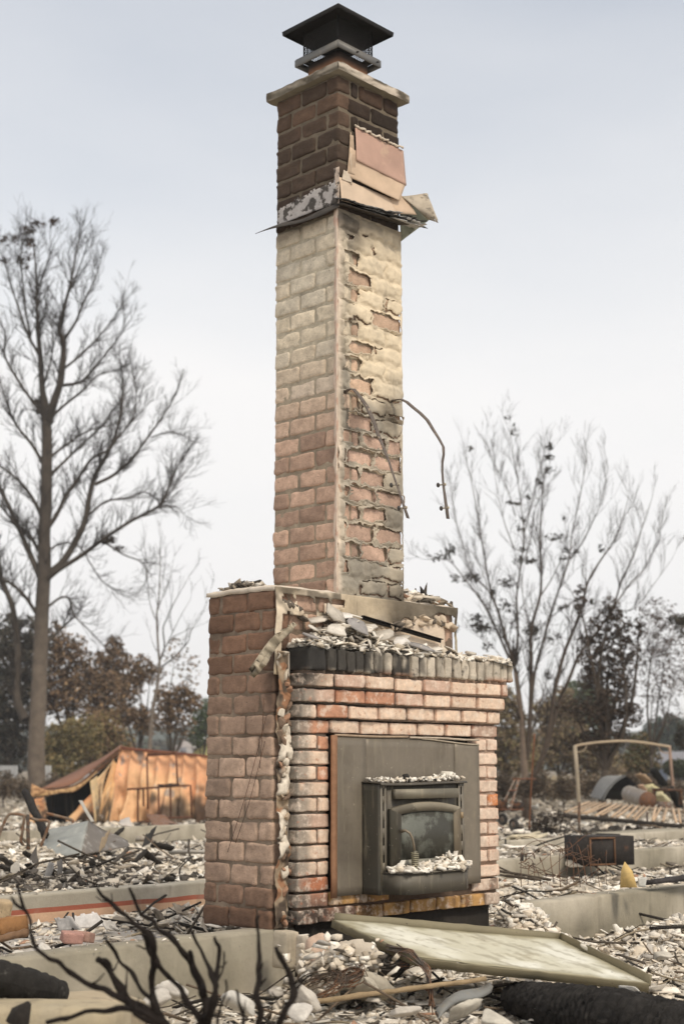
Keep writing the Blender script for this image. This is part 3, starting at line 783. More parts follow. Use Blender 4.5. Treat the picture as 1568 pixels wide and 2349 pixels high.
for k in range(NC):
    z0 = ZH0 + k * hh; z1 = z0 + hh - .0115; top_i = NC - 1 - k
    p = {0: .137, 1: .120, 2: .100}.get(top_i, .078); ext = {0: .042, 1: .030, 2: .014}.get(top_i, 0.)
    uR = 1.137 + ext; bl = .2115
    if k < 2:
        a = HU0 + (0 if k else .0)
        edges_ = list(np.arange(HU0, uR, .21 if k else .195)) + [uR]
        if k == 0: edges_[1] -= .05
    else:
        first = bl if top_i % 2 == 1 else bl * .5 + (.05 if top_i > 3 else 0)
        if top_i == 0: first = .19
        edges_ = [HU0, HU0 + first]
        while edges_[-1] + bl < uR - .05: edges_.append(edges_[-1] + bl)
        edges_.append(uR)
    if top_i >= 4 and k >= 2:
        edges_ = [HU0, -.1265 - .0] if top_i % 2 == 1 else [HU0, HU0 + .135, -.1265]
        edges_ += ([.955, 1.137] if top_i % 2 == 1 else [.955, 1.052, 1.137])
    for i in range(len(edges_) - 1):
        a, b = edges_[i], edges_[i + 1] - .0115
        if edges_[i + 1] == 1.137: b = 1.137
        if top_i >= 4 and k >= 2:       # opening behind the stove surround
            if a > -.14 and b < .99: continue
            if b > -.13 and a < -.13: b = -.138
            if a < .95 and b > .95: a = .955
            if b - a < .03: continue
        col = hearth_color(k, i, False)
        fn = hfn
        if k < 2:
            p_ = .078 + rng.uniform(-.004, .003)
            if -.16 < a < .98: col = np.array([.50, .29, .11]) * (.7 + .5 * rng.random()); fn = yfn
            else: col = np.array([.40, .21, .14]) * (.9 + .3 * rng.random())
            if k == 1 and -.13 < a < .02: continue
            if k == 1 and .1 < a < .75: p_ = .05
        else: p_ = p + rng.uniform(-.002, .002)
        if a > .9 and top_i >= 4: col = np.array([.66, .51, .40]) * (.92 + .16 * rng.random()) if not (k == 7 and b > 1.1) else np.array([.56, .22, .09])
        if k == 2: col = np.array([.48, .19, .10]) if a < 0 else col
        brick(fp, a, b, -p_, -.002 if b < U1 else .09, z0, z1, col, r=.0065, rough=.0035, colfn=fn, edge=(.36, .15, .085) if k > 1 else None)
    # second half brick seams inside jamb: right side pattern
part('fireplace_brickwork', fp, m_hbrick, chim)
zs0 = ZH0 + NC * hh + .003; zs1 = 1.327
us = HU0
i = 0
def sfn(p, col):
    n = fbm(p * [1, 1, .5], 22., 4)
    c = col * (.8 + .4 * n[:, None])
    s = sst(.66, .2, p[:, 0]) * .9 * sst(.30, .46, n + .25 * sst(.5, -.2, p[:, 0])) + sst(.36, .5, n) * .35
    s = s * (1 - .85 * (noise(np.round(p[:, :1] * 15.3) * [1., 1., 1.] + [0, 3., 5.], 1.7) > .55) * sst(.0, .35, p[:, 0]))
    c = lerp(c, (.42, .20, .12), sst(1.25, 1.225, p[:, 2]) * sst(.4, .6, noise(p, 14., 33)) * .7)
    s = s * (1 - .75 * sst(1.245, 1.222, p[:, 2]) * sst(.3, .6, noise(p, 17., 8)))
    return lerp(c, (.028, .026, .024), np.clip(s, 0, .95))
while us < 1.19:
    wv = .128 if i == 0 else .0655
    e = min(us + wv - .011, 1.197)
    brick(sol, us, e, -.150 + rng.uniform(-.003, .003), -.002 if e < U1 else .09, zs0, zs1 + rng.uniform(-.004, .003), np.array([.60, .53, .43]) * rng.uniform(.75, 1.1) if i else np.array([.13, .125, .115]), r=.008, rough=.005, colfn=sfn)
    us += wv; i += 1
part('mantel_course', sol, m_sold, chim)
hcore = MB()
dkm = (.10, .08, .062)
def hcol(q): return lerp(dkm, (.16, .12, .09), sst(.5, .65, fbm(q, 9., 3)))
for k0, k1, p in ((2, 13, .064), (13, 14, .084), (14, 15, .102), (15, 17, .118)):
    z0 = ZH0 + k0 * hh - .006; z1 = min(ZH0 + k1 * hh - .006, zs1 - .01)
    if k0 == 2: segs = ((HU0 + .012, -.15), (.965, 1.125))
    else: segs = ((HU0 + .012, 1.13 + (p - .064) * .8),)
    for a, b in segs:
        ne = max(2, int((b - a) / .06)); ee = np.linspace(a, b, ne + 1)
        for i_ in range(ne):
            g_ = float(np.clip((ee[i_] + .1) / .9, 0, 1)) * .8 + rng.uniform(-.15, .2); hcore.ubox(ee[i_], ee[i_ + 1], -p - .0045, -.0035, z0, z1, lerp(np.array(dkm) * .8, (.40, .29, .22), np.array(np.clip(g_, 0, 1))))
hcore.ubox(HU0 + .012, 1.125, -.062, -.0035, ZH0 + .004, ZH0 + hh * 2 - .01, (.12, .08, .055))
hcore.ubox(HU0 + .05, 1.10, -.03, -.0035, -.25, ZH0 + .002, (.03, .025, .02))
hcore.ubox(U1 + .004, 1.13, .0, .085, -.2, zs1 - .02, (.12, .10, .08))
hcore.ubox(-.149, .964, -.02, -.0035, ZH0 + 2 * hh, ZH0 + 13 * hh, (.03, .026, .022))
part('fireplace_mortar', hcore, m_mortar, chim)

# torn wallboard edge and metal corner strip in the gap left of the fireplace
gp = MB()
gp.ubox(-.3475, -.3445, -.020, -.002, .09, 1.31, (.45, .40, .34))
part('metal_corner_strip', gp, m_steel, chim)
gq = MB()
z = .05
def lump(mb, c, s, col, off=0, n=BG, rough=.3):
    d = n / np.linalg.norm(n, axis=1, keepdims=True); h = np.array(s) / 2
    p = d * h * (1 + (fbm(d * 1.7 + off, 1.3, off) - .5)[:, None] * 2 * rough)
    mb.add(p @ rotm(*rng.uniform(-.5, .5, 3)).T + np.array(c), BF, lerp(np.array(col) * .8, np.array(col) * 1.1, fbm(d, 3., off)))
UU, ZZ = np.meshgrid(np.linspace(-.422, -.350, 22), np.linspace(.05, 1.31, 300), indexing='ij'); q = np.stack([UU, 0 * UU, ZZ], -1)
dd_ = fbm(q, 18., 7); d2_ = fbm(q * [2, 1, .7], 7., 27); wh = sst(.50, .56, fbm(q * [.6, 1, 1.], 7., 44)) * sst(.36, .46, fbm(q, 34., 9))
V_ = -.008 - .055 * np.clip(dd_ - .3, 0, 1) - .020 * sst(.45, .62, d2_) * wh
cc = lerp((.08, .06, .045), (.34, .26, .18), sst(.4, .6, fbm(q, 15., 2))); cc = lerp(cc, (.30, .16, .09), sst(.58, .66, fbm(q, 21., 12))); cc = lerp(cc, (.66, .59, .49), wh * sst(.3, .45, dd_))
gq.grid(Wa(UU + (fbm(q, 20, 3) - .5) * .02, V_, ZZ), cc, thick=-.006)
for _ in range(34):
    g_ = [(.60, .53, .43), (.42, .33, .24), (.20, .14, .10), (.34, .20, .13)][rng.integers(4)]
    rock(gq, W(rng.uniform(-.41, -.355), -.03, rng.uniform(.06, 1.25)), (rng.uniform(.012, .035), .03, rng.uniform(.015, .06)), g_)
part('torn_plaster_edge', gq, m_plast, chim)

# ---------------------------------------------------------------- stove insert
st = thing('stove_insert', 'steel fireplace insert with sooty glass door set in the brick fireplace', 'stove', W(.4, -.09, .18))
dk2 = (.13, .115, .092)
sur = MB(); Vs = -.092
def surround(u0, u1, z0, z1, vd=0.0):
    nu = max(3, int((u1 - u0) / .03)); nz2 = max(3, int((z1 - z0) / .04))
    UU, ZZ = np.meshgrid(np.linspace(u0, u1, nu), np.linspace(z0, z1, nz2), indexing='ij'); q = np.stack([UU, 0 * UU, ZZ], -1)
    sag = np.where(ZZ > .88, -.022 * sst(.5, .95, UU) * (ZZ - .86) / .06, 0)
    sur.grid(Wa(UU, Vs + vd - .004 * fbm(q, 4., 3), ZZ + sag), np.array([.205, .175, .135]) * (.85 + .3 * fbm(q, 3., 8)[..., None]), thick=-.003)
surround(-.121, .095, .178, .915)
surround(.096, .760, .62, .915, .0015)
surround(.761, .958, .180, .912)
part('surround_panel', sur, m_steel, st)
trm = MB()
trm.beam(W(-.128, -.100, .172), W(-.128, -.100, .922), .012, .034, (.28, .15, .085), R(45), 8, .0006)
tp = [W(u, -.098, .921 - .002 * math.sin(u * 9) - (.020 * sst(.5, .95, u)).item()) for u in np.linspace(-.12, .40, 10)]
trm.tube(tp, .006, 5, (.36, .27, .19))
tp = [W(u, -.100, .918 - (.006 * sst(.6, .95, u)).item() + rng.normal(0, .001)) for u in np.linspace(.41, .955, 14)]
trm.tube(tp, .0055, 5, (.46, .39, .31))
tp = [W(u, -.099, .914 - (.026 * sst(.45, .95, u)).item()) for u in np.linspace(.5, .955, 10)]
trm.tube(tp, .004, 5, (.42, .36, .28))
part('surround_trim', trm, M('scorched_trim', .7, .2, var=.25, vs=30, bump=.2), st)
vF = -.212
bd_ = MB()
bd_.ubox(.076, .682, vF + .02, -.06, .19, .688, (.035, .032, .027))                     # firebox
UU, ZZ = np.meshgrid(np.linspace(0, 1, 8), np.linspace(.178, .694, 16), indexing='ij'); q = np.stack([UU, UU, ZZ], -1)
bd_.grid(Wa(.070 + 0 * UU, -.095 + (vF + .095) * UU, ZZ), np.array([.075, .070, .056]) * (.8 + .4 * fbm(q, 5., 3)[..., None]), thick=-.004)
bd_.ubox(.682, .686, vF, -.095, .18, .694, (.08, .07, .06))
bd_.ubox(.125, .640, vF + .004, vF + .018, .30, .688, (.10, .09, .072))
part('stove_body', bd_, m_steel, st)
for a, b in ((.070, .112), (.645, .686)):
    fl_ = MB(); cs = (a + b) / 2
    fl_.ubox(a, cs - .006, vF - .004, vF, .18, .694, (.17, .15, .12)); fl_.ubox(cs + .006, b, vF - .004, vF, .18, .694, (.17, .15, .12))
    zz = .18
    for zc in (.265, .345, .425, .505, .585, .655):
        fl_.ubox(cs - .006, cs + .006, vF - .004, vF, zz, zc - .018, (.17, .15, .12)); zz = zc + .018
    fl_.ubox(cs - .006, cs + .006, vF - .004, vF, zz, .694, (.17, .15, .12))
    part('slotted_flange', fl_, m_steel, st)
hood = MB()
hg = []
for u in np.linspace(.062, .700, 20):
    hg.append([W(u, -.085, .704), W(u, vF - .012, .700 - .004 * math.sin(u * 7)), W(u, vF - .018, .690 - .004 * math.sin(u * 7))])
hood.grid(np.array(hg), (.09, .08, .065), thick=-.004)
part('hood_plate', hood, m_steel, st)
lou = MB(); lou.ubox(.150, .615, vF - .030, vF - .003, .622, .668, (.20, .18, .135))
part('blower_cover', lou, m_steel, st)
# door with arched top
vD = vF - .022
def arch(u, a, b, zt, rise): 
    t = (u - a) / (b - a) * 2 - 1; return zt - rise * t * t
dr = MB(); oa, ob, ia, ib = .122, .640, .195, .588
n = 26
cols = []
for i in range(n):
    t = i / (n - 1); uo = oa + (ob - oa) * t; ui = ia + (ib - ia) * t
    cols.append([W(uo, vD + .02, arch(uo, oa, ob, .606, .030)), W(uo, vD + .006, arch(uo, oa, ob, .606, .030)), W(uo * .985 + ui * .015, vD, arch(uo, oa, ob, .602, .030)), W(ui, vD, arch(ui, ia, ib, .562, .014)), W(ui, vD + .010, arch(ui, ia, ib, .560, .014))])
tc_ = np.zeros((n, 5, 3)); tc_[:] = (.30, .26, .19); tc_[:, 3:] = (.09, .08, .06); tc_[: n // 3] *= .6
dr.grid(np.array(cols), tc_)
for (a, b, flip) in ((oa, ia, 0), (ib, ob, 1)):
    zt0 = arch(a, oa, ob, .606, .030) if not flip else arch(ia, ia, ib, .562, .014); zt1 = arch(ia, ia, ib, .562, .014) if not flip else arch(b, oa, ob, .606, .030)
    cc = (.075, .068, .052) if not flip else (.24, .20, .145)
    v = [W(a, vD, .30), W(b, vD, .30), W(b, vD, zt1), W(a, vD, zt0), W(a, vD + .02, .30), W(b, vD + .02, .30), W(b, vD + .02, zt1), W(a, vD + .02, zt0)]
    dr.add(v, [[0, 1, 2, 3], [7, 6, 5, 4], [4, 0, 3, 7], [1, 5, 6, 2], [0, 4, 5, 1]], cc)
dr.ubox(ia, ib, vD, vD + .02, .285, .335, (.22, .21, .17))
dr.ubox(.640, .655, vD - .004, vD + .02, .52, .55, (.3, .22, .13)); dr.ubox(.640, .655, vD - .004, vD + .02, .30, .33, (.2, .14, .09))
door = part('stove_door', dr, m_steel, st)
gl = MB(); gp_ = []
for i in range(14):
    u = ia + (ib - ia) * i / 13; gp_.append([W(u, vD + .009, .333), W(u, vD + .009, arch(u, ia, ib, .563, .014))])
gl.grid(np.array(gp_), (.13, .135, .115), thick=-.003)
part('door_glass', gl, m_glass, door)
hd_ = MB()
hp = [W(.185, vD - .004, .470), W(.192, vD - .030, .474), W(.205, vD - .045, .462), W(.217, vD - .05, .438), W(.224, vD - .052, .41), W(.229, vD - .053, .375)]
hd_.tube(hp, [.009, .0065, .006, .006, .006, .0055], 8, (.22, .18, .13))
cp = []; 
for i in range(90):
    a = i / 10 * 2 * math.pi; t = i / 90; r = .0165 if .05 < t else .010
    c = W(.229 + .006 * t, vD - .053, .375 - .085 * t); cp.append(c + np.array([math.cos(a) * r, math.sin(a) * r, 0]))
hd_.tube(cp, .0036, 6, (.26, .24, .17))
hd_.tube([W(.229, vD - .053, .38), W(.235, vD - .053, .284)], .009, 8, (.14, .13, .10))
part('coil_handle', hd_, m_dark2 := M('dull_steel', .5, .5, var=.2, vs=40, bump=.1), door, smooth=True)
# ash lip
lip = MB(); zl0, zl1 = .182, .275
prof_ = [(.078, vF - .004), (.155, -.330), (.600, -.330), (.686, vF - .004)]
prof_ = [(.078, vF - .004), (.155, -.330), (.560, -.330), (.690, vF - .02)]
v = [W(a, b, zl0) for a, b in prof_] + [W(a, b, zl1) for a, b in prof_]
lip.add(v, [[0, 1, 5, 4], [1, 2, 6, 5], [2, 3, 7, 6], [3, 2, 1, 0], [4, 5, 6, 7], [0, 4, 7, 3]], (.12, .108, .085))
v = [W(.072, vF, zl1 + .002), W(.152, -.340, zl1 + .002), W(.566, -.340, zl1 + .002), W(.700, vF - .02, zl1 + .002)]; v += [a + [0, 0, .006] for a in v]
lip.add(v, [[0, 1, 5, 4], [1, 2, 6, 5], [2, 3, 7, 6], [3, 2, 1, 0], [4, 5, 6, 7], [0, 4, 7, 3]], (.09, .08, .065))
part('ash_lip', lip, m_steel, st)

# ---------------------------------------------------------------- shards
PAL = np.array([[.76, .70, .61], [.66, .58, .47], [.82, .78, .70], [.52, .48, .42], [.60, .53, .43], [.40, .37, .33], [.32, .27, .21], [.09, .075, .06], [.05, .045, .04], [.40, .24, .16]])
PW = np.array([.20, .20, .12, .11, .13, .08, .07, .04, .03, .02])
def palette(n, w=PW, P_=PAL):
    w = np.array(w) / np.sum(w); c = P_[rng.choice(len(P_), n, p=w)]
    return c * rng.uniform(.85, 1.12, (n, 1))
def shards(mb, pos, size, cols, tk=(.12, .5), tilt=.6, k=5, elong=1.15):
    n = len(pos); size = np.broadcast_to(size, (n,))
    if k == 5 and n > 60:
        h_ = n // 3; pos = np.asarray(pos); o_ = rng.permutation(n)
        for kk, sl_ in ((3, o_[:h_ // 2]), (4, o_[h_ // 2:2 * h_]), (6, o_[2 * h_:])): shards(mb, pos[sl_], size[sl_], cols[sl_], tk, tilt, kk, elong * 1.15)
        return
    a = np.arange(k)[None] * 2 * math.pi / k + rng.uniform(-.5, .5, (n, k)); r = rng.uniform(.5, 1.25, (n, k)) * size[:, None] / 2
    x = np.cos(a) * r * rng.uniform(1, 1.5 * elong, (n, 1)); y = np.sin(a) * r
    t = (size * rng.uniform(*tk, n))[:, None]
    sc2 = rng.uniform(.7, .98, (n, k))
    top = np.stack([x * sc2, y * sc2, t / 2 + rng.normal(0, .08, (n, k)) * t], -1); bot = np.stack([x, y, -t / 2 + 0 * x], -1)
    v = np.concatenate([top, bot], 1)
    yaw = rng.uniform(0, 6.283, n); th = np.abs(rng.normal(0, tilt, n)); ph = rng.uniform(0, 6.283, n)
    c, s = np.cos(yaw), np.sin(yaw); x1 = v[..., 0] * c[:, None] - v[..., 1] * s[:, None]; y1 = v[..., 0] * s[:, None] + v[..., 1] * c[:, None]; z1 = v[..., 2]
    ax = np.stack([np.cos(ph), np.sin(ph), 0 * ph], -1)[:, None]; p = np.stack([x1, y1, z1], -1)
    ct, s_ = np.cos(th)[:, None, None], np.sin(th)[:, None, None]
    p = p * ct + np.cross(ax, p) * s_ + ax * np.sum(ax * p, -1, keepdims=True) * (1 - ct)
    p = p + np.asarray(pos)[:, None]
    b = np.arange(n)[:, None] * 2 * k
    F = [np.arange(k)[None] + b, np.arange(2 * k - 1, k - 1, -1)[None] + b]
    for i in range(k):
        j = (i + 1) % k; F.append(np.array([[i, k + i, k + j, j]]) + b)
    cc = np.repeat(cols[:, None], 2 * k, 1) * rng.uniform(.92, 1.05, (n, 2 * k, 1))
    mb.add(p.reshape(-1, 3), F, cc.reshape(-1, 3))

# flakes on mantel
def mantel_h(u): return 1.327 + .125 * np.exp(-((u - .0) / .22) ** 2) + .03 * np.exp(-((u - .5) / .3) ** 2) + .01
mf = MB(); n = 1700
u = rng.uniform(HU0 + .0, 1.19, n); v = -.15 + .15 * rng.random(n) ** .8
hz = 1.327 + 1.25 * (mantel_h(u) - 1.327) * (1 - np.abs((v + .06) / .1) ** 2).clip(.05, 1) * rng.random(n)
shards(mf, Wa(u, v, hz + .004), rng.uniform(.012, .06, n), palette(n, [.3, .2, .25, .1, .06, .06, .02, .03, .03, 0]), tk=(.06, .22), tilt=.6)
solo('plaster_rubble', mf, m_rub, kind='stuff')
flk = MB()
big = [(-.27, -.10, 1.40, .10), (-.20, -.06, 1.44, .14), (-.10, -.08, 1.46, .15), (-.03, -.05, 1.455, .12), (.02, -.12, 1.41, .16), (-.14, -.13, 1.38, .12), (.12, -.09, 1.42, .15), (.22, -.10, 1.40, .13), (.33, -.11, 1.375, .13), (.47, -.12, 1.36, .15), (.62, -.10, 1.36, .11), (.75, -.09, 1.36, .14), (.90, -.10, 1.35, .10), (1.10, -.10, 1.345, .13), (-.31, -.12, 1.36, .09), (.05, -.05, 1.47, .10), (-.22, -.12, 1.345, .09), (.40, -.05, 1.40, .12)]
for i, (a, b, c, s) in enumerate(big):
    f1 = MB(); k = 9; s *= 1.15; c += .022 + .03 * math.exp(-((a + .03) / .2) ** 2)
    an = np.arange(k) * 2 * math.pi / k; rr = s / 2 * rng.uniform(.6, 1.1, k); el = rng.uniform(.5, .8)
    pts = np.stack([np.cos(an) * rr, np.sin(an) * rr * el, 0 * rr], -1)
    t = rng.uniform(.005, .012); pts2 = pts * .96 + [0, 0, t]
    tl = rng.uniform(.3, 1.1) if i < 9 else rng.uniform(.1, .45)
    Rm = rzm(R(45.5) + rng.uniform(-.4, .4)) @ rotm(tl, rng.uniform(-.3, .3), rng.uniform(-.6, .6))
    pp = np.vstack([pts, pts2]) @ Rm.T + W(a, b, c - .01)
    fs = [list(range(k))[::-1], list(range(k, 2 * k))] + [[j, (j + 1) % k, k + (j + 1) % k, k + j] for j in range(k)]
    g = [(.74, .69, .61), (.66, .60, .52), (.55, .50, .43), (.78, .74, .69), (.34, .32, .31)][i % 5]
    f1.add(pp, fs, np.array(g) * .88)
    solo('plaster_flake', f1, m_rub, 'pale broken plaster flake lying in the heap on the mantel', 'plaster', 'plaster flakes heaped on the mantel')
sc_w = MB()
sheet(sc_w, [W(1.02, -.165, 1.325), W(1.20, -.175, 1.305), W(1.17, -.03, 1.36), W(1.0, -.03, 1.36)], 16, 12, .012, 14, (.14, .135, .125), thick=.004, jag=.2)
solo('burnt_felt_scrap', sc_w, m_rub, 'dark curled felt scrap hanging over the right end of the mantel', 'felt scrap')
iron = MB()
a, b = W(.13, -.035, 1.505), W(.74, -.03, 1.425)
iron.beam(a, b, .004, .018, (.022, .018, .016), 0, 10, .0006); iron.beam(a + [0, 0, .009] + (W(0, -.009, 0) - W(0, 0, 0)), b + [0, 0, .009] + (W(0, -.009, 0) - W(0, 0, 0)), .018, .004, (.03, .025, .022), 0, 10, .0006)
solo('angle_iron', iron, m_dark, 'black slotted iron bar leaning on the wall above the mantel', 'iron bar')
wd = MB()
a = P(657, 1445, 6.60); b = P(588, 1528, 6.42); ex = np.array([.7, -.2, .75]); ex /= np.linalg.norm(ex)
g = []
for t in np.linspace(0, 1, 26):
    c0 = a + (b - a) * t + np.array([0, 0, .014 * math.sin(t * 4)]); wv = .040 + .012 * math.sin(t * 6 + 1) + .007 * rng.random() - .012 * t
    g.append([c0 + ex * wv * q_ + np.array([.3, -.9, 0]) * .010 * math.sin(q_ * 5 + t * 9) for q_ in np.linspace(-1, 1, 12)])
g = np.array(g); wd.grid(g, lerp((.16, .135, .095), (.42, .36, .27), sst(.3, .7, fbm(g, 45., 2))), thick=.022)
solo('weathered_board', wd, m_wood, 'weathered grey board scrap hanging off the left end of the mantel', 'board')
# ash on the stove
sa = MB(); n = 330
t = rng.random(n); u = .10 + .58 * t; v = vF - .015 - rng.random(n) * .10 * np.minimum(1, np.minimum((u - .08) / .06, (.70 - u) / .10)).clip(.1, 1)
hgt = .045 * np.exp(-((u - .47) / .13) ** 2) + .02
shards(sa, Wa(u, v, zl1 + .012 + hgt * rng.random(n) * (1 - ((v + .27) / .09) ** 2).clip(.1, 1)), rng.random(n) ** 2.2 * .05 + .008, palette(n, [.3, .2, .3, .1, .06, .04, 0, 0, .01, 0]) * 1.05, tk=(.12, .45), tilt=.8)
solo('ash_heap', sa, m_rub, 'heap of white plaster bits on the lip below the stove door', 'ash heap')
sb_ = MB(); n = 260
u = rng.uniform(.09, .69, n); v = rng.uniform(-.215, -.11, n)
shards(sb_, Wa(u, v, .705 + .014 * rng.random(n) + .016 * np.exp(-((u - .62) / .05) ** 2)), rng.uniform(.008, .028, n), palette(n, [.3, .15, .4, .1, .02, .02, 0, 0, .02, 0]), tk=(.15, .6), tilt=.7)
shards(sb_, Wa(np.array([.30, .62]), np.array([-.17, -.16]), np.array([.728, .738])), np.array([.05, .075]), np.array([[.03, .028, .026], [.72, .68, .6]]), tk=(.3, .4), tilt=.4)
solo('ash_heap', sb_, m_rub, 'thin crust of pale ash on top of the stove hood', 'ash heap')
# debris on top of the base block
for cen, rad, nn_, lab in (((-.30, .34), (.12, .12), 90, 'dark curled roofing scraps on the left shoulder of the chimney base'), ((.68, .12), (.19, .14), 260, 'brown and black debris heap on the right shoulder of the chimney base')):
    d = MB(); a = rng.normal(0, .45, nn_) * rad[0] + cen[0]; b = rng.normal(0, .45, nn_) * rad[1] + cen[1]
    if cen[0] > 0: a = np.clip(a, SH + .02, U1 - .01)
    else: a = np.clip(a, U0 + .02, -.04)
    b = np.clip(b, .0, VD - .02)
    hgt = np.exp(-((a - cen[0]) / rad[0]) ** 2 - ((b - cen[1]) / rad[1]) ** 2) * (.045 if cen[0] < 0 else .06)
    if cen[0] > 0: hgt = hgt + .05 * sst(SH + .12, SH, a)
    w_ = [.02, .02, .02, .15, .1, .2, .2, .15, .14, 0] if cen[0] < 0 else [.08, .08, .06, .1, .12, .1, .15, .15, .1, .1]
    shards(d, Wa(a, b, ZB + .022 + hgt * rng.random(nn_)), rng.uniform(.02, .07, nn_), palette(nn_, w_), tk=(.06, .3), tilt=.7, elong=1.5)
    solo('debris_heap', d, m_rub, lab, 'debris')

# ---------------------------------------------------------------- concrete stem walls
def stemwall(u0, u1, v0, v1, ztop, zbot, label, cfn=None, broken=None):
    mb = MB(); nu = int((u1 - u0) / .035) + 2
    prof = [(v0, zbot), (v0, zbot * .66 + ztop * .34), (v0, zbot * .33 + ztop * .67), (v0, ztop - .012), (v0 + .012, ztop), ((v0 + v1) / 2, ztop), (v1 - .012, ztop), (v1, ztop - .012), (v1, zbot)]
    uu = np.linspace(u0, u1, nu); UU = np.repeat(uu[:, None], len(prof), 1)
    VV = np.repeat(np.array([p[0] for p in prof])[None], nu, 0); ZZ = np.repeat(np.array([p[1] for p in prof])[None], nu, 0)
    q = np.stack([UU, VV, ZZ], -1); j = (fbm(q, 7., 3) - .5) * .012
    ZZ = ZZ + j * (ZZ > zbot + .02)
    if broken:
        s = sst(broken[1], broken[0], UU); ZZ = ZZ - s * (ztop - zbot) * .9 * (ZZ > zbot + .01)
    c = lerp((.25, .225, .17), (.40, .36, .29), sst(.35, .65, fbm(q * [1, 1, 3.], 2.2, 5))) * (.68 + .64 * fbm(q * [1, 1, 2.], 11., 51, 4)[..., None])
    if cfn: 
        c = cfn(UU, VV, ZZ, q, c)
    mb.grid(Wa(UU, VV + j * .4, ZZ), c)
    mb.ubox(u0 + .002, u1 - .002, v0 + .004, v1 - .004, zbot, ztop - (.02 if not broken else .2), (.36, .33, .27))
    return solo('concrete_stem_wall', mb, m_conc, label, 'foundation wall')
stemwall(-4.2, .0, -.012, .15, .045, -.5, 'long grey concrete foundation wall running left from the chimney foot')
stemwall(1.30, 6.5, -.012, .15, .035, -.5, 'grey stained concrete foundation wall running right from the fireplace', broken=(1.33, 1.62))
def stripe(UU, VV, ZZ, q, c):
    f = (VV < 2.31)
    red = f & (ZZ < -.015) & (ZZ > -.045); pe = f & (ZZ <= -.045)
    c = np.where(red[..., None], np.array([.36, .13, .085]), c); c = np.where(pe[..., None], np.array([.62, .42, .29]) * (.8 + .3 * fbm(q, 6., 3)[..., None]), c); return c
mbw = MB()
def striped_wall():
    mb = MB(); u0, u1, v0, v1 = -4.5, 4.0, 2.3, 2.44
    zs = np.array([-.4, -.10, -.062, -.061, -.034, -.033, .0, .03, .04]); 
    prof = [(v0, z) for z in zs] + [(v0 + .015, .045), ((v0 + v1) / 2, .046), (v1 - .01, .045), (v1, .03), (v1, -.4)]
    uu = np.linspace(u0, u1, 240); UU = np.repeat(uu[:, None], len(prof), 1)
    VV = np.repeat(np.array([p[0] for p in prof])[None], 240, 0); ZZ = np.repeat(np.array([p[1] for p in prof])[None], 240, 0)
    q = np.stack([UU, VV, ZZ], -1)
    c = lerp((.36, .33, .27), (.46, .42, .35), sst(.35, .65, fbm(q, 3., 5)))
    idx = np.arange(len(prof))[None].repeat(240, 0)
    c = np.where(((idx == 3) | (idx == 4))[..., None], np.array([.34, .11, .07]), c)
    c = np.where((idx <= 2)[..., None], np.array([.60, .40, .27]) * (.8 + .3 * fbm(q, 5., 3)[..., None]), c)
    jj = (fbm(np.stack([UU, 0 * UU, 0 * UU], -1), 5., 3) - .5) * .012
    mb.grid(Wa(UU, VV, ZZ + jj), c); mb.ubox(u0, u1, v0 + .006, v1 - .006, -.4, .03, (.4, .36, .3))
    solo('concrete_stem_wall', mb, m_conc, 'low grey foundation wall with a red stripe over peach paint', 'foundation wall')
striped_wall()
stemwall(4.06, 9.5, 2.3, 2.44, .042, -.4, 'low pale foundation wall right of the fireplace in the middle distance')
stemwall(6.15, 7.6, 4.0, 4.15, .045, -.4, 'short bare foundation wall piece in front of the rusty black box')
stemwall(1.5, 8.4, 9.0, 9.2, .06, -.5, 'grey scorched foundation wall in front of the orange shed')
stemwall(9.3, 14.5, 4.6, 5.1, .0, -.5, 'wide pale concrete curb behind the rusty black box')

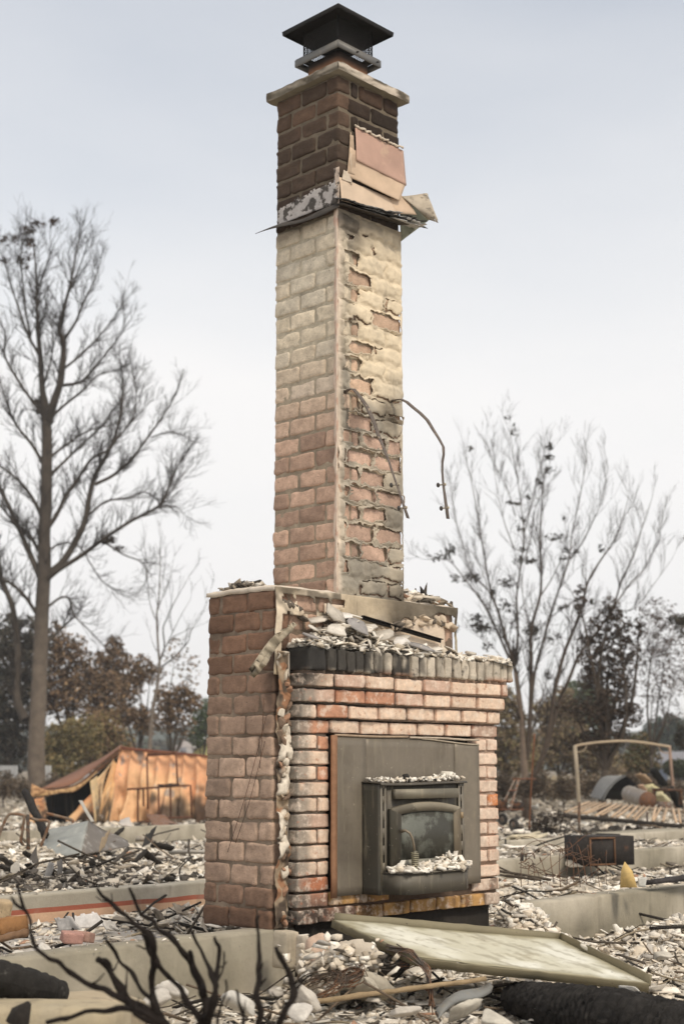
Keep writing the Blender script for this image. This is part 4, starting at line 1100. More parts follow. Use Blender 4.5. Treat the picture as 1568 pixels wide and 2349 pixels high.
# ---------------------------------------------------------------- ground rubble (uncountable)
def scatter(n, y0, y1, smin, smax, pw=2.0, xk=.30, x0=.7):
    t = rng.random(n); Y = np.exp(np.log(y0) + t * (np.log(y1) - np.log(y0))); X = rng.uniform(-1, 1, n) * (xk * Y + x0)
    s = smin + (smax - smin) * rng.random(n) ** pw
    return X, Y, s
def filt(X, Y):
    u, v = uv_of(X, Y)
    inside = (u > U0 - .02) & (u < 1.16) & (v > -.02) & (v < VD + .02)
    wall = (v > -.03) & (v < .17) & ((u < .0) | (u > 1.6)) & (u < 6.5)
    wall2 = (v > 2.27) & (v < 2.46) & (rng.random(len(X)) < .93)
    wallkeep = wall & (rng.random(len(X)) < .90)
    return ~(inside | wallkeep | wall2)
rub = MB()
def addrub(n, y0, y1, s0, s1, pw, tk, tilt, xk=.30, x0=.8):
    X, Y, s = scatter(n, y0, y1, s0, s1, pw, xk, x0)
    k = filt(X, Y); X, Y, s = X[k], Y[k], s[k]
    u, v = uv_of(X, Y)
    ashz = (v > .1) & (v < 2.3) & (u < -.2)
    keep = ~(ashz & (rng.random(len(X)) < .55)); X, Y, s, u, v = X[keep], Y[keep], s[keep], u[keep], v[keep]
    dz = terr(X, Y); p = np.stack([X, Y, dz + s * rng.uniform(-.05, .35, len(X))], -1)
    wallz = (v > -.03) & (v < .17) & ((u < 0) | (u > 1.6)); p[wallz, 2] = .045 + s[wallz] * .1; s = np.where(wallz, s * .45, s)
    w2 = (v > 2.27) & (v < 2.46); p[w2, 2] = .05 + s[w2] * .1; s = np.where(w2, s * .5, s)
    c = palette(len(X))
    dn = fbm(np.stack([X, Y, 0 * X], -1), .8, 12); dark = (rng.random(len(X)) < sst(.54, .64, dn) * .62 * sst(6, 10, Y))
    c[dark] = np.array([.07, .06, .05]) * rng.uniform(.6, 2.2, (dark.sum(), 1))
    dz2 = sst(17, 19, Y) * sst(27, 23, Y) * sst(1.5, 3, X); d2 = rng.random(len(X)) < dz2 * .93
    c[d2] = np.array([.045, .038, .03]) * rng.uniform(.6, 1.8, (d2.sum(), 1))
    shards(rub, p, s, c, tk=tk, tilt=tilt)
addrub(30000, 4.3, 9, .005, .024, 1.3, (.10, .4), .7)
addrub(13000, 4.4, 9, .012, .055, 1.8, (.04, .16), .55)
addrub(1700, 4.6, 9, .04, .13, 1.6, (.03, .09), .4)
addrub(36000, 8, 20, .015, .07, 1.6, (.06, .3), .6)
addrub(4500, 9, 26, .04, .13, 2.0, (.04, .16), .5)
addrub(16000, 18, 48, .05, .2, 2.0, (.06, .3), .5, .34)
# pile at the right foot of the fireplace, and beyond the wall
for uu, vv, r_, nn_, hgt in ((1.27, -.10, .17, 900, .0), (2.2, -.70, .45, 1500, 0), (-.2, -.42, .25, 500, 0), (.3, -.25, .25, 500, 0), (3.2, -.5, .5, 900, 0)):
    a = rng.normal(uu, r_, nn_); b = rng.normal(vv, r_ * .7, nn_); ok = (b < -.03) & (~((a > U0) & (a < 1.15) & (b > -.10))); a, b = a[ok], b[ok]
    q = Wa(a, b, 0 * a); q[:, 2] = terr(q[:, 0], q[:, 1]) + rng.uniform(-.01, .03, len(a))
    shards(rub, q, rng.uniform(.01, 1, len(a)) ** 1.6 * .065 + .01, palette(len(a), [.35, .2, .3, .08, .05, .02, 0, 0, 0, 0]), tk=(.06, .35), tilt=.7)
solo('rubble', rub, m_rub, kind='stuff')

# charred sticks and wires as loose litter
lit = MB()
X, Y, s = scatter(1500, 5.2, 26, .1, .6, 2.0)
k = filt(X, Y); X, Y, s = X[k], Y[k], s[k]
for x, y, l in zip(X, Y, s):
    a = rng.uniform(0, 6.28); e = rng.uniform(-.05, .5) ** 1; c = np.array([x, y, tz(x, y) + .01])
    d = np.array([math.cos(a), math.sin(a), e * .8]); d /= np.linalg.norm(d)
    r = rng.uniform(.0015, .006) * (1 + y * .06)
    g = [(.04, .035, .03), (.08, .065, .05), (.16, .12, .085), (.30, .25, .18)][rng.choice(4, p=[.45, .3, .15, .1])]
    mid = c + d * l * .5 + rng.normal(0, .05 * l, 3)
    lit.tube([c - d * l * .1, mid, c + d * l * .9 + rng.normal(0, .04 * l, 3)], r, 4, g)
solo('charred_litter', lit, m_char, kind='stuff')

# ---------------------------------------------------------------- large loose pieces near the front
def slab(name, pts_px, thick, col, mat, label, cat, group=None, rough=.008, n=12):
    c = [np.array(p) for p in pts_px]; mb = MB(); sheet(mb, c, n, n, rough, 9, col, thick=thick, off=rng.random() * 40)
    return solo(name, mb, mat, label, cat, group)
# enamel panel: a flat tray lying tilted on the rubble
pa, pb, pc, pd = PZ(765, 2112, .10), PZ(1282, 2158, -.02), PZ(1488, 2258, -.10), PZ(958, 2200, .0)
pn = MB()
gp2 = MB(); AAp, BBp = np.meshgrid(np.linspace(0, 1, 60), np.linspace(0, 1, 40), indexing='ij')
qp = (1 - AAp[..., None]) * (1 - BBp[..., None]) * pa + AAp[..., None] * (1 - BBp[..., None]) * pb + AAp[..., None] * BBp[..., None] * pc + (1 - AAp[..., None]) * BBp[..., None] * pd
qp[..., 2] += (fbm(qp, 5., 3) - .5) * .02
cp_ = lerp((.56, .54, .43), (.70, .69, .60), sst(.4, .62, fbm(qp, 5., 8)))
cp_ = lerp(cp_, (.26, .23, .16), sst(.54, .68, fbm(np.stack([AAp * 3 + BBp * 4, AAp * 22 - BBp * 6, 0 * AAp], -1), 1.2, 5)) * .55)
cp_ = lerp(cp_, (.26, .23, .14), sst(.10, .0, np.minimum(np.minimum(AAp, 1 - AAp), np.minimum(BBp, 1 - BBp)) + (fbm(qp, 12., 4) - .5) * .12) * .8)
pn.grid(qp, cp_, thick=.006)
tray = thing('metal_door_panel', 'pale green scorched metal panel with raised rim tipped on the rubble before the fireplace', 'metal panel', (pa + pb + pc + pd) / 4 - [0, 0, .05])
part('panel_face', pn, m_panel, tray)
nrm = np.cross(pb - pa, pd - pa); nrm /= np.linalg.norm(nrm); nrm *= 1 if nrm[2] > 0 else -1
rimc = (.19, .165, .105)
rm = MB()
for s_, e_, hgt, lo in ((pa, pb, .034, .01), (pb, pc, .036, .01), (pc, pd, .004, .030), (pd, pa, .004, .030)):
    g = []
    for t in np.linspace(0, 1, 22):
        q = s_ + (e_ - s_) * t + rng.normal(0, .0012, 3); g.append([q - nrm * lo, q, q + nrm * hgt * (1 - .0 * t)])
    rm.grid(np.array(g), np.array(rimc) * (.8 + .4 * fbm(np.array(g), 9., 4)[..., None]), thick=.008)
part('panel_rim', rm, m_panel, tray)

# charred beam, lower right
def logm(pts, rads, k=18, seg=60, col=(.02, .019, .018), cracks=.17, squash=(1, .85)):
    pts = np.array(pts, float); tt = np.linspace(0, len(pts) - 1, seg); i = np.minimum(tt.astype(int), len(pts) - 2); f = (tt - i)[:, None]
    pc_ = pts[i] * (1 - f) + pts[i + 1] * f; rr = np.interp(tt, range(len(rads)), rads)
    t = np.gradient(pc_, axis=0); t /= np.linalg.norm(t, axis=1, keepdims=True)
    x = np.cross(t, [0, 0, 1.]); x /= np.linalg.norm(x, axis=1, keepdims=True); y = np.cross(x, t)
    a = np.arange(k + 1) * 2 * math.pi / k
    ring = np.stack([np.cos(a) * np.abs(np.cos(a)) ** -.25 if False else np.cos(a), np.sin(a)], -1)
    v = pc_[:, None] + rr[:, None, None] * (x[:, None] * ring[None, :, :1] * squash[0] + y[:, None] * ring[None, :, 1:] * squash[1])
    if cracks:
        L_ = np.linalg.norm(pts[-1] - pts[0]); nx = np.arange(seg)[:, None] / seg * L_ * 26; ny = a[None] * 3.2
        wob = (noise(v, 9., 3) - .5) * 1.6
        cell = np.minimum(np.abs(((nx + wob) % 1) - .5), np.abs(((ny + wob) % 1) - .5))
        cen = pc_[:, None]; v = cen + (v - cen) * (1 + cracks * (sst(0, .3, .5 - np.maximum(np.abs(((nx + wob) % 1) - .5), np.abs(((ny + wob + np.floor(nx) * .5) % 1) - .5))) - .5))[..., None]
    return v, pc_
bmv, bc = logm([P(1185, 2290, 6.15), P(1300, 2315, 5.75), P(1420, 2335, 5.5), P(1700, 2400, 5.1)], [.075, .105, .115, .115], 36, 150)
bm2 = MB(); bm2.grid(bmv, lerp((.012, .011, .011), (.040, .037, .034), fbm(bmv, 22., 3)))
bm2.add(bmv[0][:-1], [list(range(36))[::-1]], (.02, .02, .02)); bm2.add(bmv[-1][:-1], [list(range(36))], (.02, .02, .02))
solo('charred_beam', bm2, M('alligator_char', .9, var=.6, vs=30, bump=1., bs=50, spec=.15), 'thick black alligator-charred beam at the lower right corner', 'beam', smooth=False)

# charred log and curb block lower left
bmv, bc = logm([P(-120, 2235, 4.9), P(0, 2245, 4.9), P(90, 2268, 4.95), P(138, 2282, 5.0)], [.070, .072, .066, .055], 24, 90, cracks=.09, squash=(1, .8))
l2 = MB(); tcol = sst(-.9, -.72, bmv[..., 0]); l2.grid(bmv, lerp((.022, .02, .018), (.17, .15, .12), tcol * sst(.35, .6, fbm(bmv, 9., 3))))
l2.add(bmv[-1][:-1], [list(range(24))], (.16, .14, .11)); l2.add(bmv[0][:-1], [list(range(24))[::-1]], (.05, .05, .05))
solo('charred_log', l2, m_char, 'half-burnt rounded timber lying on the tan curb at lower left', 'timber')
cb = MB()
c0_ = P(140, 2330, 4.85); ax1 = np.array([.93, .37, 0]); ax2 = np.array([-.37, .93, 0])
def rbox(mb, c, sx, sy, sz, rot, col, r=.02, rough=.006):
    h = np.array([sx, sy, sz]) / 2; t = np.sign(BG) * np.abs(BG) ** .7; p = t * h; inn = np.clip(p, -(h - r), h - r); d = p - inn; ln = np.linalg.norm(d, axis=1, keepdims=True) + 1e-9
    p = inn + d / ln * np.minimum(ln, r); p = p + (d / ln) * ((fbm(p, 14., c[0] * 9) - .5) * 2 * rough)[:, None]
    cc = np.array(col) * (.85 + .3 * fbm(p, 8., 4)[:, None])
    mb.add(p @ rot.T + np.array(c), BF, cc)
rbox(cb, P(60, 2335, 4.80) + [-.15, 0, -.06], .95, .22, .22, rotm(0, 0, R(-6)), (.38, .32, .22), .03, .012)
solo('concrete_curb', cb, m_conc, 'tan concrete curb block under the half-burnt timber at lower left', 'curb block')
cb = MB(); rbox(cb, P(235, 2300, 5.15) + [-.03, 0, -.06], .30, .25, .17, rotm(.05, .06, R(38)), (.40, .33, .23), .03, .012)
solo('concrete_curb', cb, m_conc, 'short tan concrete block right of the half-burnt timber end', 'curb block')
# orange bricks / beams at left
for (a, b, wd_, th_, col, lab) in ((P(-40, 2134, 6.9), P(48, 2122, 7.1), .10, .085, (.30, .155, .065), 'orange scorched timber block lying at the far left edge'),
                                   (P(-60, 2165, 6.6), P(60, 2140, 6.8), .05, .03, (.20, .12, .07), 'thin brown board leaning on the orange timber block')):
    mb = MB(); mb.beam(a, b, wd_, th_, col, .1, 12, .003); solo('timber_block' if col[0] > .3 else 'brown_board', mb, m_wood, lab, 'timber')
mb = MB(); rbox(mb, P(165, 2150, 7.1), .10, .09, .05, rotm(.1, .1, .4), (.42, .24, .2), .008); solo('broken_brick', mb, m_brick, 'pink brick half lying left on the grey ash behind the foundation wall', 'brick')
mb = MB(); rbox(mb, P(192, 2149, 7.15), .09, .08, .05, rotm(-.15, .1, -.3), (.40, .25, .2), .008); solo('broken_brick', mb, m_brick, 'pink brick half lying right beside another on the grey ash', 'brick')
mb = MB(); rbox(mb, P(8, 2092, 7.9), .07, .1, .12, rotm(.1, .1, .4), (.42, .32, .20), .01); solo('broken_brick', mb, m_brick, 'yellowish broken block standing at the left frame edge by the striped wall', 'block')
# curled ash-grey sheets behind the wall
for i, (x, y, s, col, lab) in enumerate(((155, 2125, .17, (.42, .40, .38), 'grey crumpled sheet on the ash, leftmost of the crumpled sheets'), (205, 2118, .18, (.60, .58, .56), 'white crumpled sheet standing on the grey ash patch'), (255, 2128, .13, (.48, .46, .43), 'grey curled scrap right of the white crumpled sheet'), (365, 2103, .15, (.22, .19, .15), 'dark brown bark-like scrap near the foot of the striped wall'), (415, 2093, .13, (.40, .34, .27), 'tan splintered scrap behind the chimney foot'), (470, 2125, .13, (.56, .50, .42), 'pale broken block at the left foot of the chimney'))):
    c = PZ(x, y, -.03); mb = MB()
    a1 = rng.uniform(0, 6); e1 = np.array([math.cos(a1), math.sin(a1), .1]) * s; e2 = np.array([-.4, .3, .55]) * s * .6
    sheet(mb, [c - e1 / 2 - e2 / 3, c + e1 / 2 - e2 / 3, c + e1 / 2.4 + e2, c - e1 / 2.2 + e2 * .8], 14, 12, .022, 14, col, thick=.008, jag=.2, off=i * 7)
    solo('crumpled_scrap', mb, m_rub, lab, 'scrap')
# pale chunks in foreground, each its own thing
chunks = [(395, 2275, 5.3, .15, (.66, .62, .56), 'large white rubble chunk behind the shrub stems'), (350, 2300, 5.2, .13, (.60, .56, .50), 'mid-sized white rubble chunk left of the large one behind the shrub'),
          (545, 2305, 5.2, .20, (.66, .63, .57), 'flat white slab lying behind the right stems of the shrub'), (700, 2285, 5.6, .16, (.62, .57, .50), 'whitish lump below the wire coils'),
          (1450, 2272, 5.75, .10, (.70, .68, .63), 'upright bluish white stone at the right corner of the metal panel'), (735, 2193, 6.35, .11, (.50, .45, .38), 'tan flat stone leaning at the left foot of the fireplace'),
          (1350, 2180, 6.6, .08, (.70, .65, .56), 'cream angular stone in front of the right foundation wall'), (1515, 2195, 6.4, .11, (.56, .52, .45), 'grey angular slab piece by the right frame edge'),
          (850, 2255, 5.95, .10, (.52, .47, .38), 'tan rounded stone beneath the hanging cable bundle'), (1060, 2320, 5.5, .17, (.56, .52, .44), 'broad tan stone under the grey metal strip'),
          (1130, 2338, 5.4, .14, (.60, .56, .48), 'pale stone at the bottom edge beside the charred beam'), (690, 2325, 5.3, .12, (.68, .64, .58), 'white plaster lump at the bottom edge right of the shrub'),
          (925, 2320, 5.4, .12, (.62, .57, .5), 'pale lump at the bottom edge left of the grey metal strip'), (105, 2178, 6.1, .11, (.68, .64, .58), 'white plaster chunk above the half-burnt timber'),
          (40, 2190, 6.0, .10, (.66, .62, .55), 'white plaster chunk at the left edge above the half-burnt timber'), (675, 2155, 6.5, .05, (.74, .72, .68), 'small bright white lump on the block below the fireplace corner')]
for i, (x, y, Y, s, col, lab) in enumerate(chunks):
    mb = MB(); rock(mb, P(x, y, Y), (s * .8, s * .6, s * rng.uniform(.22, .4)), np.array(col) * .82, i * 5.3)
    solo('rubble_chunk', mb, m_rub, lab, 'rubble chunk')
# block at fireplace corner
mb = MB(); rbox(mb, P(655, 2178, 6.50), .075, .10, .16, rotm(0, .05, R(40)), (.44, .38, .29), .01); solo('concrete_block', mb, m_conc, 'tan concrete block standing just below the left corner of the fireplace', 'block')
mb = MB(); rbox(mb, P(688, 2180, 6.48), .04, .07, .13, rotm(0, .05, R(40)), (.50, .44, .36), .008); solo('concrete_block', mb, m_conc, 'narrow grey block right of the tan one below the fireplace corner', 'block')
for a_, s_, c_, l_ in ((P(775, 2232, 6.2), (.30, .22, .22), (.50, .44, .36), 'largest plastered masonry fragment leaning below the fireplace'), (P(745, 2200, 6.3), (.16, .12, .14), (.52, .38, .29), 'reddish masonry fragment just above the largest one below the fireplace'), (P(835, 2255, 6.1), (.20, .14, .12), (.40, .36, .29), 'grey masonry fragment to the right of the largest one below the fireplace')):
    mb = MB(); rock(mb, a_, s_, c_); solo('masonry_fragment', mb, m_plast, l_, 'masonry')
mb = MB()
q = P(780, 2225, 6.12) + rng.normal(0, 1, (260, 3)) * [.10, .05, .055]; shards(mb, q, rng.uniform(.015, .06, 260), palette(260), tk=(.1, .4), tilt=.8)
solo('plaster_chips', mb, m_rub, kind='stuff')
# wire coils
def coil(c, r, turns, wr, col, lab, flat=.45):
    mb = MB()
    for t in range(turns):
        cc = np.array(c) + rng.normal(0, r * .18, 3) * [1, 1, .5]; rr = r * rng.uniform(.5, 1.1); ti = rng.uniform(.2, 1.2, 2)
        a = np.linspace(0, 6.28 * rng.uniform(.7, 1.1), 22) + rng.uniform(0, 6)
        p = np.stack([np.cos(a) * rr, np.sin(a) * rr * .6, np.sin(a + ti[0]) * rr * flat], -1) + rng.normal(0, rr * .02, (22, 3))
        mb.tube(cc + p, wr, 4, col)
    solo('wire_coil', mb, m_rust, lab, 'wire coil')
coil(P(800, 2240, 6.0), .075, 14, .0022, (.09, .065, .05), 'rusty tangled wire coil on the rubble left of the metal panel')
coil(P(912, 2198, 6.2), .07, 14, .002, (.13, .12, .11), 'grey wire coil hanging at the left edge of the metal panel')
coil(P(735, 2262, 5.8), .10, 12, .0018, (.08, .06, .045), 'loose thin wire tangle low behind the shrub')
cbm = MB()
for k in range(9):
    pts = [P(880 + k * 3, 2170, 6.2), P(930 + k * 3, 2185, 6.1), P(968 + k * 2, 2220, 6.0), P(988, 2260 + k * 3, 5.9), P(985 + k, 2300 + k * 2, 5.85)]
    pts = np.array(pts) + rng.normal(0, .008, (5, 3)); tt = np.linspace(0, 4, 24); i = np.minimum(tt.astype(int), 3); f = (tt - i)[:, None]
    cbm.tube(pts[i] * (1 - f) + pts[i + 1] * f, .003, 5, (.12, .10, .085))
solo('cable_bundle', cbm, m_rust, 'charred cable bundle drooping over the near edge of the metal panel', 'cables')
mb = MB(); mb.beam(P(690, 2302, 5.7), P(1110, 2246, 5.95), .05, .018, (.30, .22, .13), .2, 20, .0015); solo('wooden_plank', mb, m_wood, 'thin brown plank lying on the rubble under the metal panel', 'plank')
mb = MB(); g = []
for t in np.linspace(0, 1, 26):
    p = P(1000 + 125 * t, 2330 - 75 * t - 12 * math.sin(t * 5), 5.55 + .35 * t); g.append([p - [.0, .03, .012], p + [.01, 0, .006 * math.sin(t * 8)], p + [.0, .03, .018]])
mb.grid(np.array(g), (.22, .22, .205), thick=.002); solo('bent_metal_strip', mb, m_steel, 'grey bent sheet-metal strip on the rubble below the metal panel', 'metal strip')

# ---------------------------------------------------------------- charred shrub in the foreground
def fg(x, y, Y): return P(x / 2.2253, 2035.4 + y / 2.2253, Y)
def spline(p, n=6):
    p = np.array(p, float); P2 = np.vstack([2 * p[0] - p[1], p, 2 * p[-1] - p[-2]]); o = []
    for i in range(1, len(P2) - 2):
        for t in np.linspace(0, 1, n, endpoint=False):
            a, b, c, d = P2[i - 1:i + 3]; o.append(.5 * ((2 * b) + (-a + c) * t + (2 * a - 5 * b + 4 * c - d) * t * t + (-a + 3 * b - 3 * c + d) * t ** 3))
    o.append(P2[-2]); return np.array(o)
shr_loc = np.array([-.35, 3.75, -.2])
shr = thing('charred_shrub', 'leafless charred black shrub with upright stems in the near foreground', 'shrub', shr_loc)
stems = [([(90, 0), (130, 110), (158, 200), (168, 300), (240, 352), (310, 400), (380, 455), (480, 510), (600, 555), (700, 640), (860, 760)], 3.6, 5, 14),
         ([(55, 60), (95, 85), (135, 120)], 3.6, 4, 6),
         ([(505, 375), (550, 405), (600, 500), (690, 600), (830, 700), (900, 800)], 3.7, 14, 20),
         ([(540, 270), (600, 360), (680, 450), (760, 560), (800, 640), (880, 780)], 3.7, 6, 14),
         ([(500, 5), (560, 80), (640, 150), (740, 222), (780, 290), (780, 380), (765, 500), (800, 620), (880, 780)], 3.75, 6, 17),
         ([(785, 370), (870, 460), (920, 520), (960, 600), (1020, 690), (1030, 800)], 3.75, 9, 13),
         ([(655, 0), (700, 100), (770, 170), (850, 240), (930, 330), (1000, 440), (1040, 560), (1050, 690), (1040, 820)], 3.85, 5, 18),
         ([(740, 230), (770, 300), (800, 400)], 3.75, 15, 14),
         ([(980, 225), (1010, 320), (1060, 400), (1090, 480), (1080, 600), (1060, 700), (1050, 820)], 3.7, 5, 20),
         ([(1100, 250), (1115, 330), (1100, 420), (1095, 500)], 3.7, 5, 12), ([(970, 330), (985, 400), (1010, 470), (1040, 560)], 3.75, 9, 18),
         ([(1325, 150), (1312, 300), (1318, 420), (1320, 560), (1322, 690), (1300, 820)], 3.6, 6, 17), ([(1355, 465), (1325, 500)], 3.6, 4, 6),
         ([(1198, 530), (1218, 620), (1240, 700), (1230, 820)], 3.55, 4, 14), ([(1160, 480), (1130, 600), (1110, 690), (1100, 820)], 3.55, 4, 9),
         ([(1410, 310), (1450, 400), (1492, 500), (1488, 570), (1430, 690), (1380, 820)], 3.65, 10, 15), ([(1590, 440), (1550, 470), (1495, 530)], 3.65, 5, 9), ([(1390, 540), (1420, 580), (1440, 610)], 3.65, 3, 5),
         ([(230, 692), (400, 652), (600, 622), (720, 630), (830, 690), (900, 800)], 3.5, 8, 12),
         ([(1130, 330), (1150, 400), (1100, 480)], 3.72, 3, 5), ([(560, 200), (620, 215), (700, 190)], 3.75, 2, 4), ([(700, 305), (745, 320)], 3.75, 3, 4)]
for px, Y, w0, w1 in stems:
    pts = spline([fg(x, y, Y + .04 * math.sin(i * 1.3)) for i, (x, y) in enumerate(px)], 5)
    if px[-1][1] >= 750: pts = np.vstack([pts, shr_loc + rng.normal(0, .03, 3) * [1, 1, 0]])
    k = np.linspace(0, 1, len(pts)); r = (w0 + (w1 - w0) * k) / 2.2253 * Y / 3267 * 1.3
    r = r * (1 + .35 * (noise(pts, 38., 3) - .5) * 2); pts = pts + (np.stack([noise(pts, 25., 5), noise(pts, 25., 6), noise(pts, 25., 7)], -1) - .5) * .014
    mb = MB(); mb.tube(pts, r, 9, (.018, .014, .012))
    for _ in range(len(pts) // 16):
        i_ = rng.integers(2, len(pts) - 1); d_ = rng.normal(0, 1, 3); d_[2] = abs(d_[2]); d_ /= np.linalg.norm(d_); l_ = rng.uniform(.015, .05)
        mb.tube([pts[i_], pts[i_] + d_ * (r[i_] + l_ * .5), pts[i_] + d_ * (r[i_] + l_) + [0, 0, .01]], [r[i_] * .5, r[i_] * .35, .0015], 5, (.018, .014, .012))
    part('stem', mb, m_stem, shr, smooth=True)
rub_fg = MB()
mb = MB(); mb.tube([fg(90, 700, 4.2), fg(110, 640, 4.2), fg(150, 590, 4.2)], [.035, .03, .008], 7, (.03, .026, .023)); solo('charred_stump', mb, m_char, 'small black charred stump at the lower left corner', 'stump')

# ---------------------------------------------------------------- trees
def branch(mb, p0, d, length, r, depth, col, up=.25, seg=5, spread=.7, kids=3, rmin=.006, tips=None, wob=.12):
    pts = [np.array(p0, float)]; d = np.array(d, float); d /= np.linalg.norm(d)
    for i in range(seg):
        d = d + rng.normal(0, wob, 3) + np.array([0, 0, up * .22]); d /= np.linalg.norm(d); pts.append(pts[-1] + d * length / seg)
    pts = np.array(pts); rr = np.linspace(r, max(r * .25, rmin * .6), seg + 1)
    mb.tube(pts, rr, 5 if r > .04 else 3, col, cap=False)
    if tips is not None and depth <= 1: tips.append(pts[-1])
    if depth > 0:
        for _ in range(kids):
            t = rng.uniform(.2, 1) * seg; i = min(int(t), seg - 1); f = t - i; p = pts[i] * (1 - f) + pts[i + 1] * f
            dd = pts[i + 1] - pts[i]; dd /= np.linalg.norm(dd)
            side = rng.normal(0, 1, 3); side -= dd * np.dot(side, dd); side /= np.linalg.norm(side)
            nd_ = dd + side * rng.uniform(.5, 1.1) * spread + np.array([0, 0, up * .5])
            branch(mb, p, nd_, length * rng.uniform(.45, .75), max(r * .55, rmin * .8), depth - 1, col, up, max(3, seg - 1), spread, kids, rmin, tips, wob)
def limb_tree(name, label, Y, limbs, tf, col, twig, base_z, leafspots=(), group=None, twl=1.6, density=1.0, rmin=.008, up=.25, spread=.7, trunkn=1, tipleaves=0, leafc=None, depth=2):
    """limbs: (px list, w0, w1) traced limbs of the real tree; each gets its own depth sweep"""
    trunk = MB(); crown = MB(); tips = []
    allp = []
    for li, (px, w0, w1) in enumerate(limbs):
        off = 0 if li < trunkn else rng.uniform(-1, 1) * Y * .05
        pts = np.array([P(*tf(x, y), Y + off * i / max(1, len(px) - 1)) for i, (x, y) in enumerate(px)])
        pts = spline(pts, 4); k = np.linspace(0, 1, len(pts)); r = (w0 + (w1 - w0) * k ** .8) * .5 * Y / 3267
        if li < trunkn:
            if li == 0: pts = np.vstack([[pts[0][0], pts[0][1], base_z - .1], pts]); r = np.concatenate([[r[0] * 1.25], r])
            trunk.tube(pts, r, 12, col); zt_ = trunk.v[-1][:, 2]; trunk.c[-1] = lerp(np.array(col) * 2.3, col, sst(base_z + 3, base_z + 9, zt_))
        else: crown.tube(pts, r, 7, col, cap=False)
        L_ = np.sum(np.linalg.norm(np.diff(pts, axis=0), axis=1))
        nb_ = int(L_ * density * (1.0 if li >= trunkn else .5))
        for _ in range(nb_):
            t = rng.uniform(.15 if li >= trunkn else .45, 1) * (len(pts) - 1); i = min(int(t), len(pts) - 2); f = t - i; p = pts[i] * (1 - f) + pts[i + 1] * f
            dd = pts[i + 1] - pts[i]; dd /= np.linalg.norm(dd) + 1e-9; side = rng.normal(0, 1, 3); side -= dd * np.dot(side, dd); side /= np.linalg.norm(side)
            nd_ = dd * .8 + side * rng.uniform(.5, 1.2) * spread + np.array([0, 0, up])
            branch(crown, p, nd_, twl * rng.uniform(.5, 1.2), min(r[min(i, len(r) - 1)] * .3, .02) + rmin, depth, twig, up, 5, spread, 3, rmin, tips)
        branch(crown, pts[-1], pts[-1] - pts[-3], twl * .8, max(r[-1], rmin), depth, twig, up, 5, spread, 4, rmin, tips)
    V = np.vstack(trunk.v)
    t = thing(name, label, 'tree', (V[0][0], V[0][1], base_z), group)
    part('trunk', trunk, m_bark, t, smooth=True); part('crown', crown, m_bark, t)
    lv = MB()
    for (x, y, rx, ry, n, lc) in leafspots:
        c = P(*tf(x, y), Y); q = rng.normal(0, 1, (n, 3)) * np.array([rx, rx, ry]) / 2.4 * Y / 3267 * .5 + c
        leaves(lv, q, .13 * Y / 45, lc)
    if tipleaves: 
        tp = np.array(tips); tp = tp[rng.random(len(tp)) < tipleaves]; q = np.repeat(tp, 4, 0) + rng.normal(0, .12, (len(tp) * 4, 3)); leaves(lv, q, .11 * Y / 45, leafc)
    if lv.n: part('dead_leaves', lv, m_leaf, t)
    return t
def leaves(mb, pos, size, col):
    n = len(pos)
    if n == 0: return
    d = rng.normal(0, 1, (n, 3)); d /= np.linalg.norm(d, axis=1, keepdims=True); e = np.cross(d, rng.normal(0, 1, (n, 3))); e /= np.linalg.norm(e, axis=1, keepdims=True)
    s = size * rng.uniform(.5, 1.2, (n, 1)); 
    v = np.stack([pos - d * s * .5, pos + e * s * .3, pos + d * s * .5, pos - e * s * .3], 1)
    f = np.arange(n * 4).reshape(n, 4)
    col = np.asarray(col)
    c = (col if col.ndim > 1 else np.tile(col, (n, 1))) * rng.uniform(.6, 1.35, (n, 1))
    mb.add(v.reshape(-1, 3), f, np.repeat(c, 4, 0))
tf8 = lambda x, y: (x / 2.3085, 469.7 + y / 2.3085)
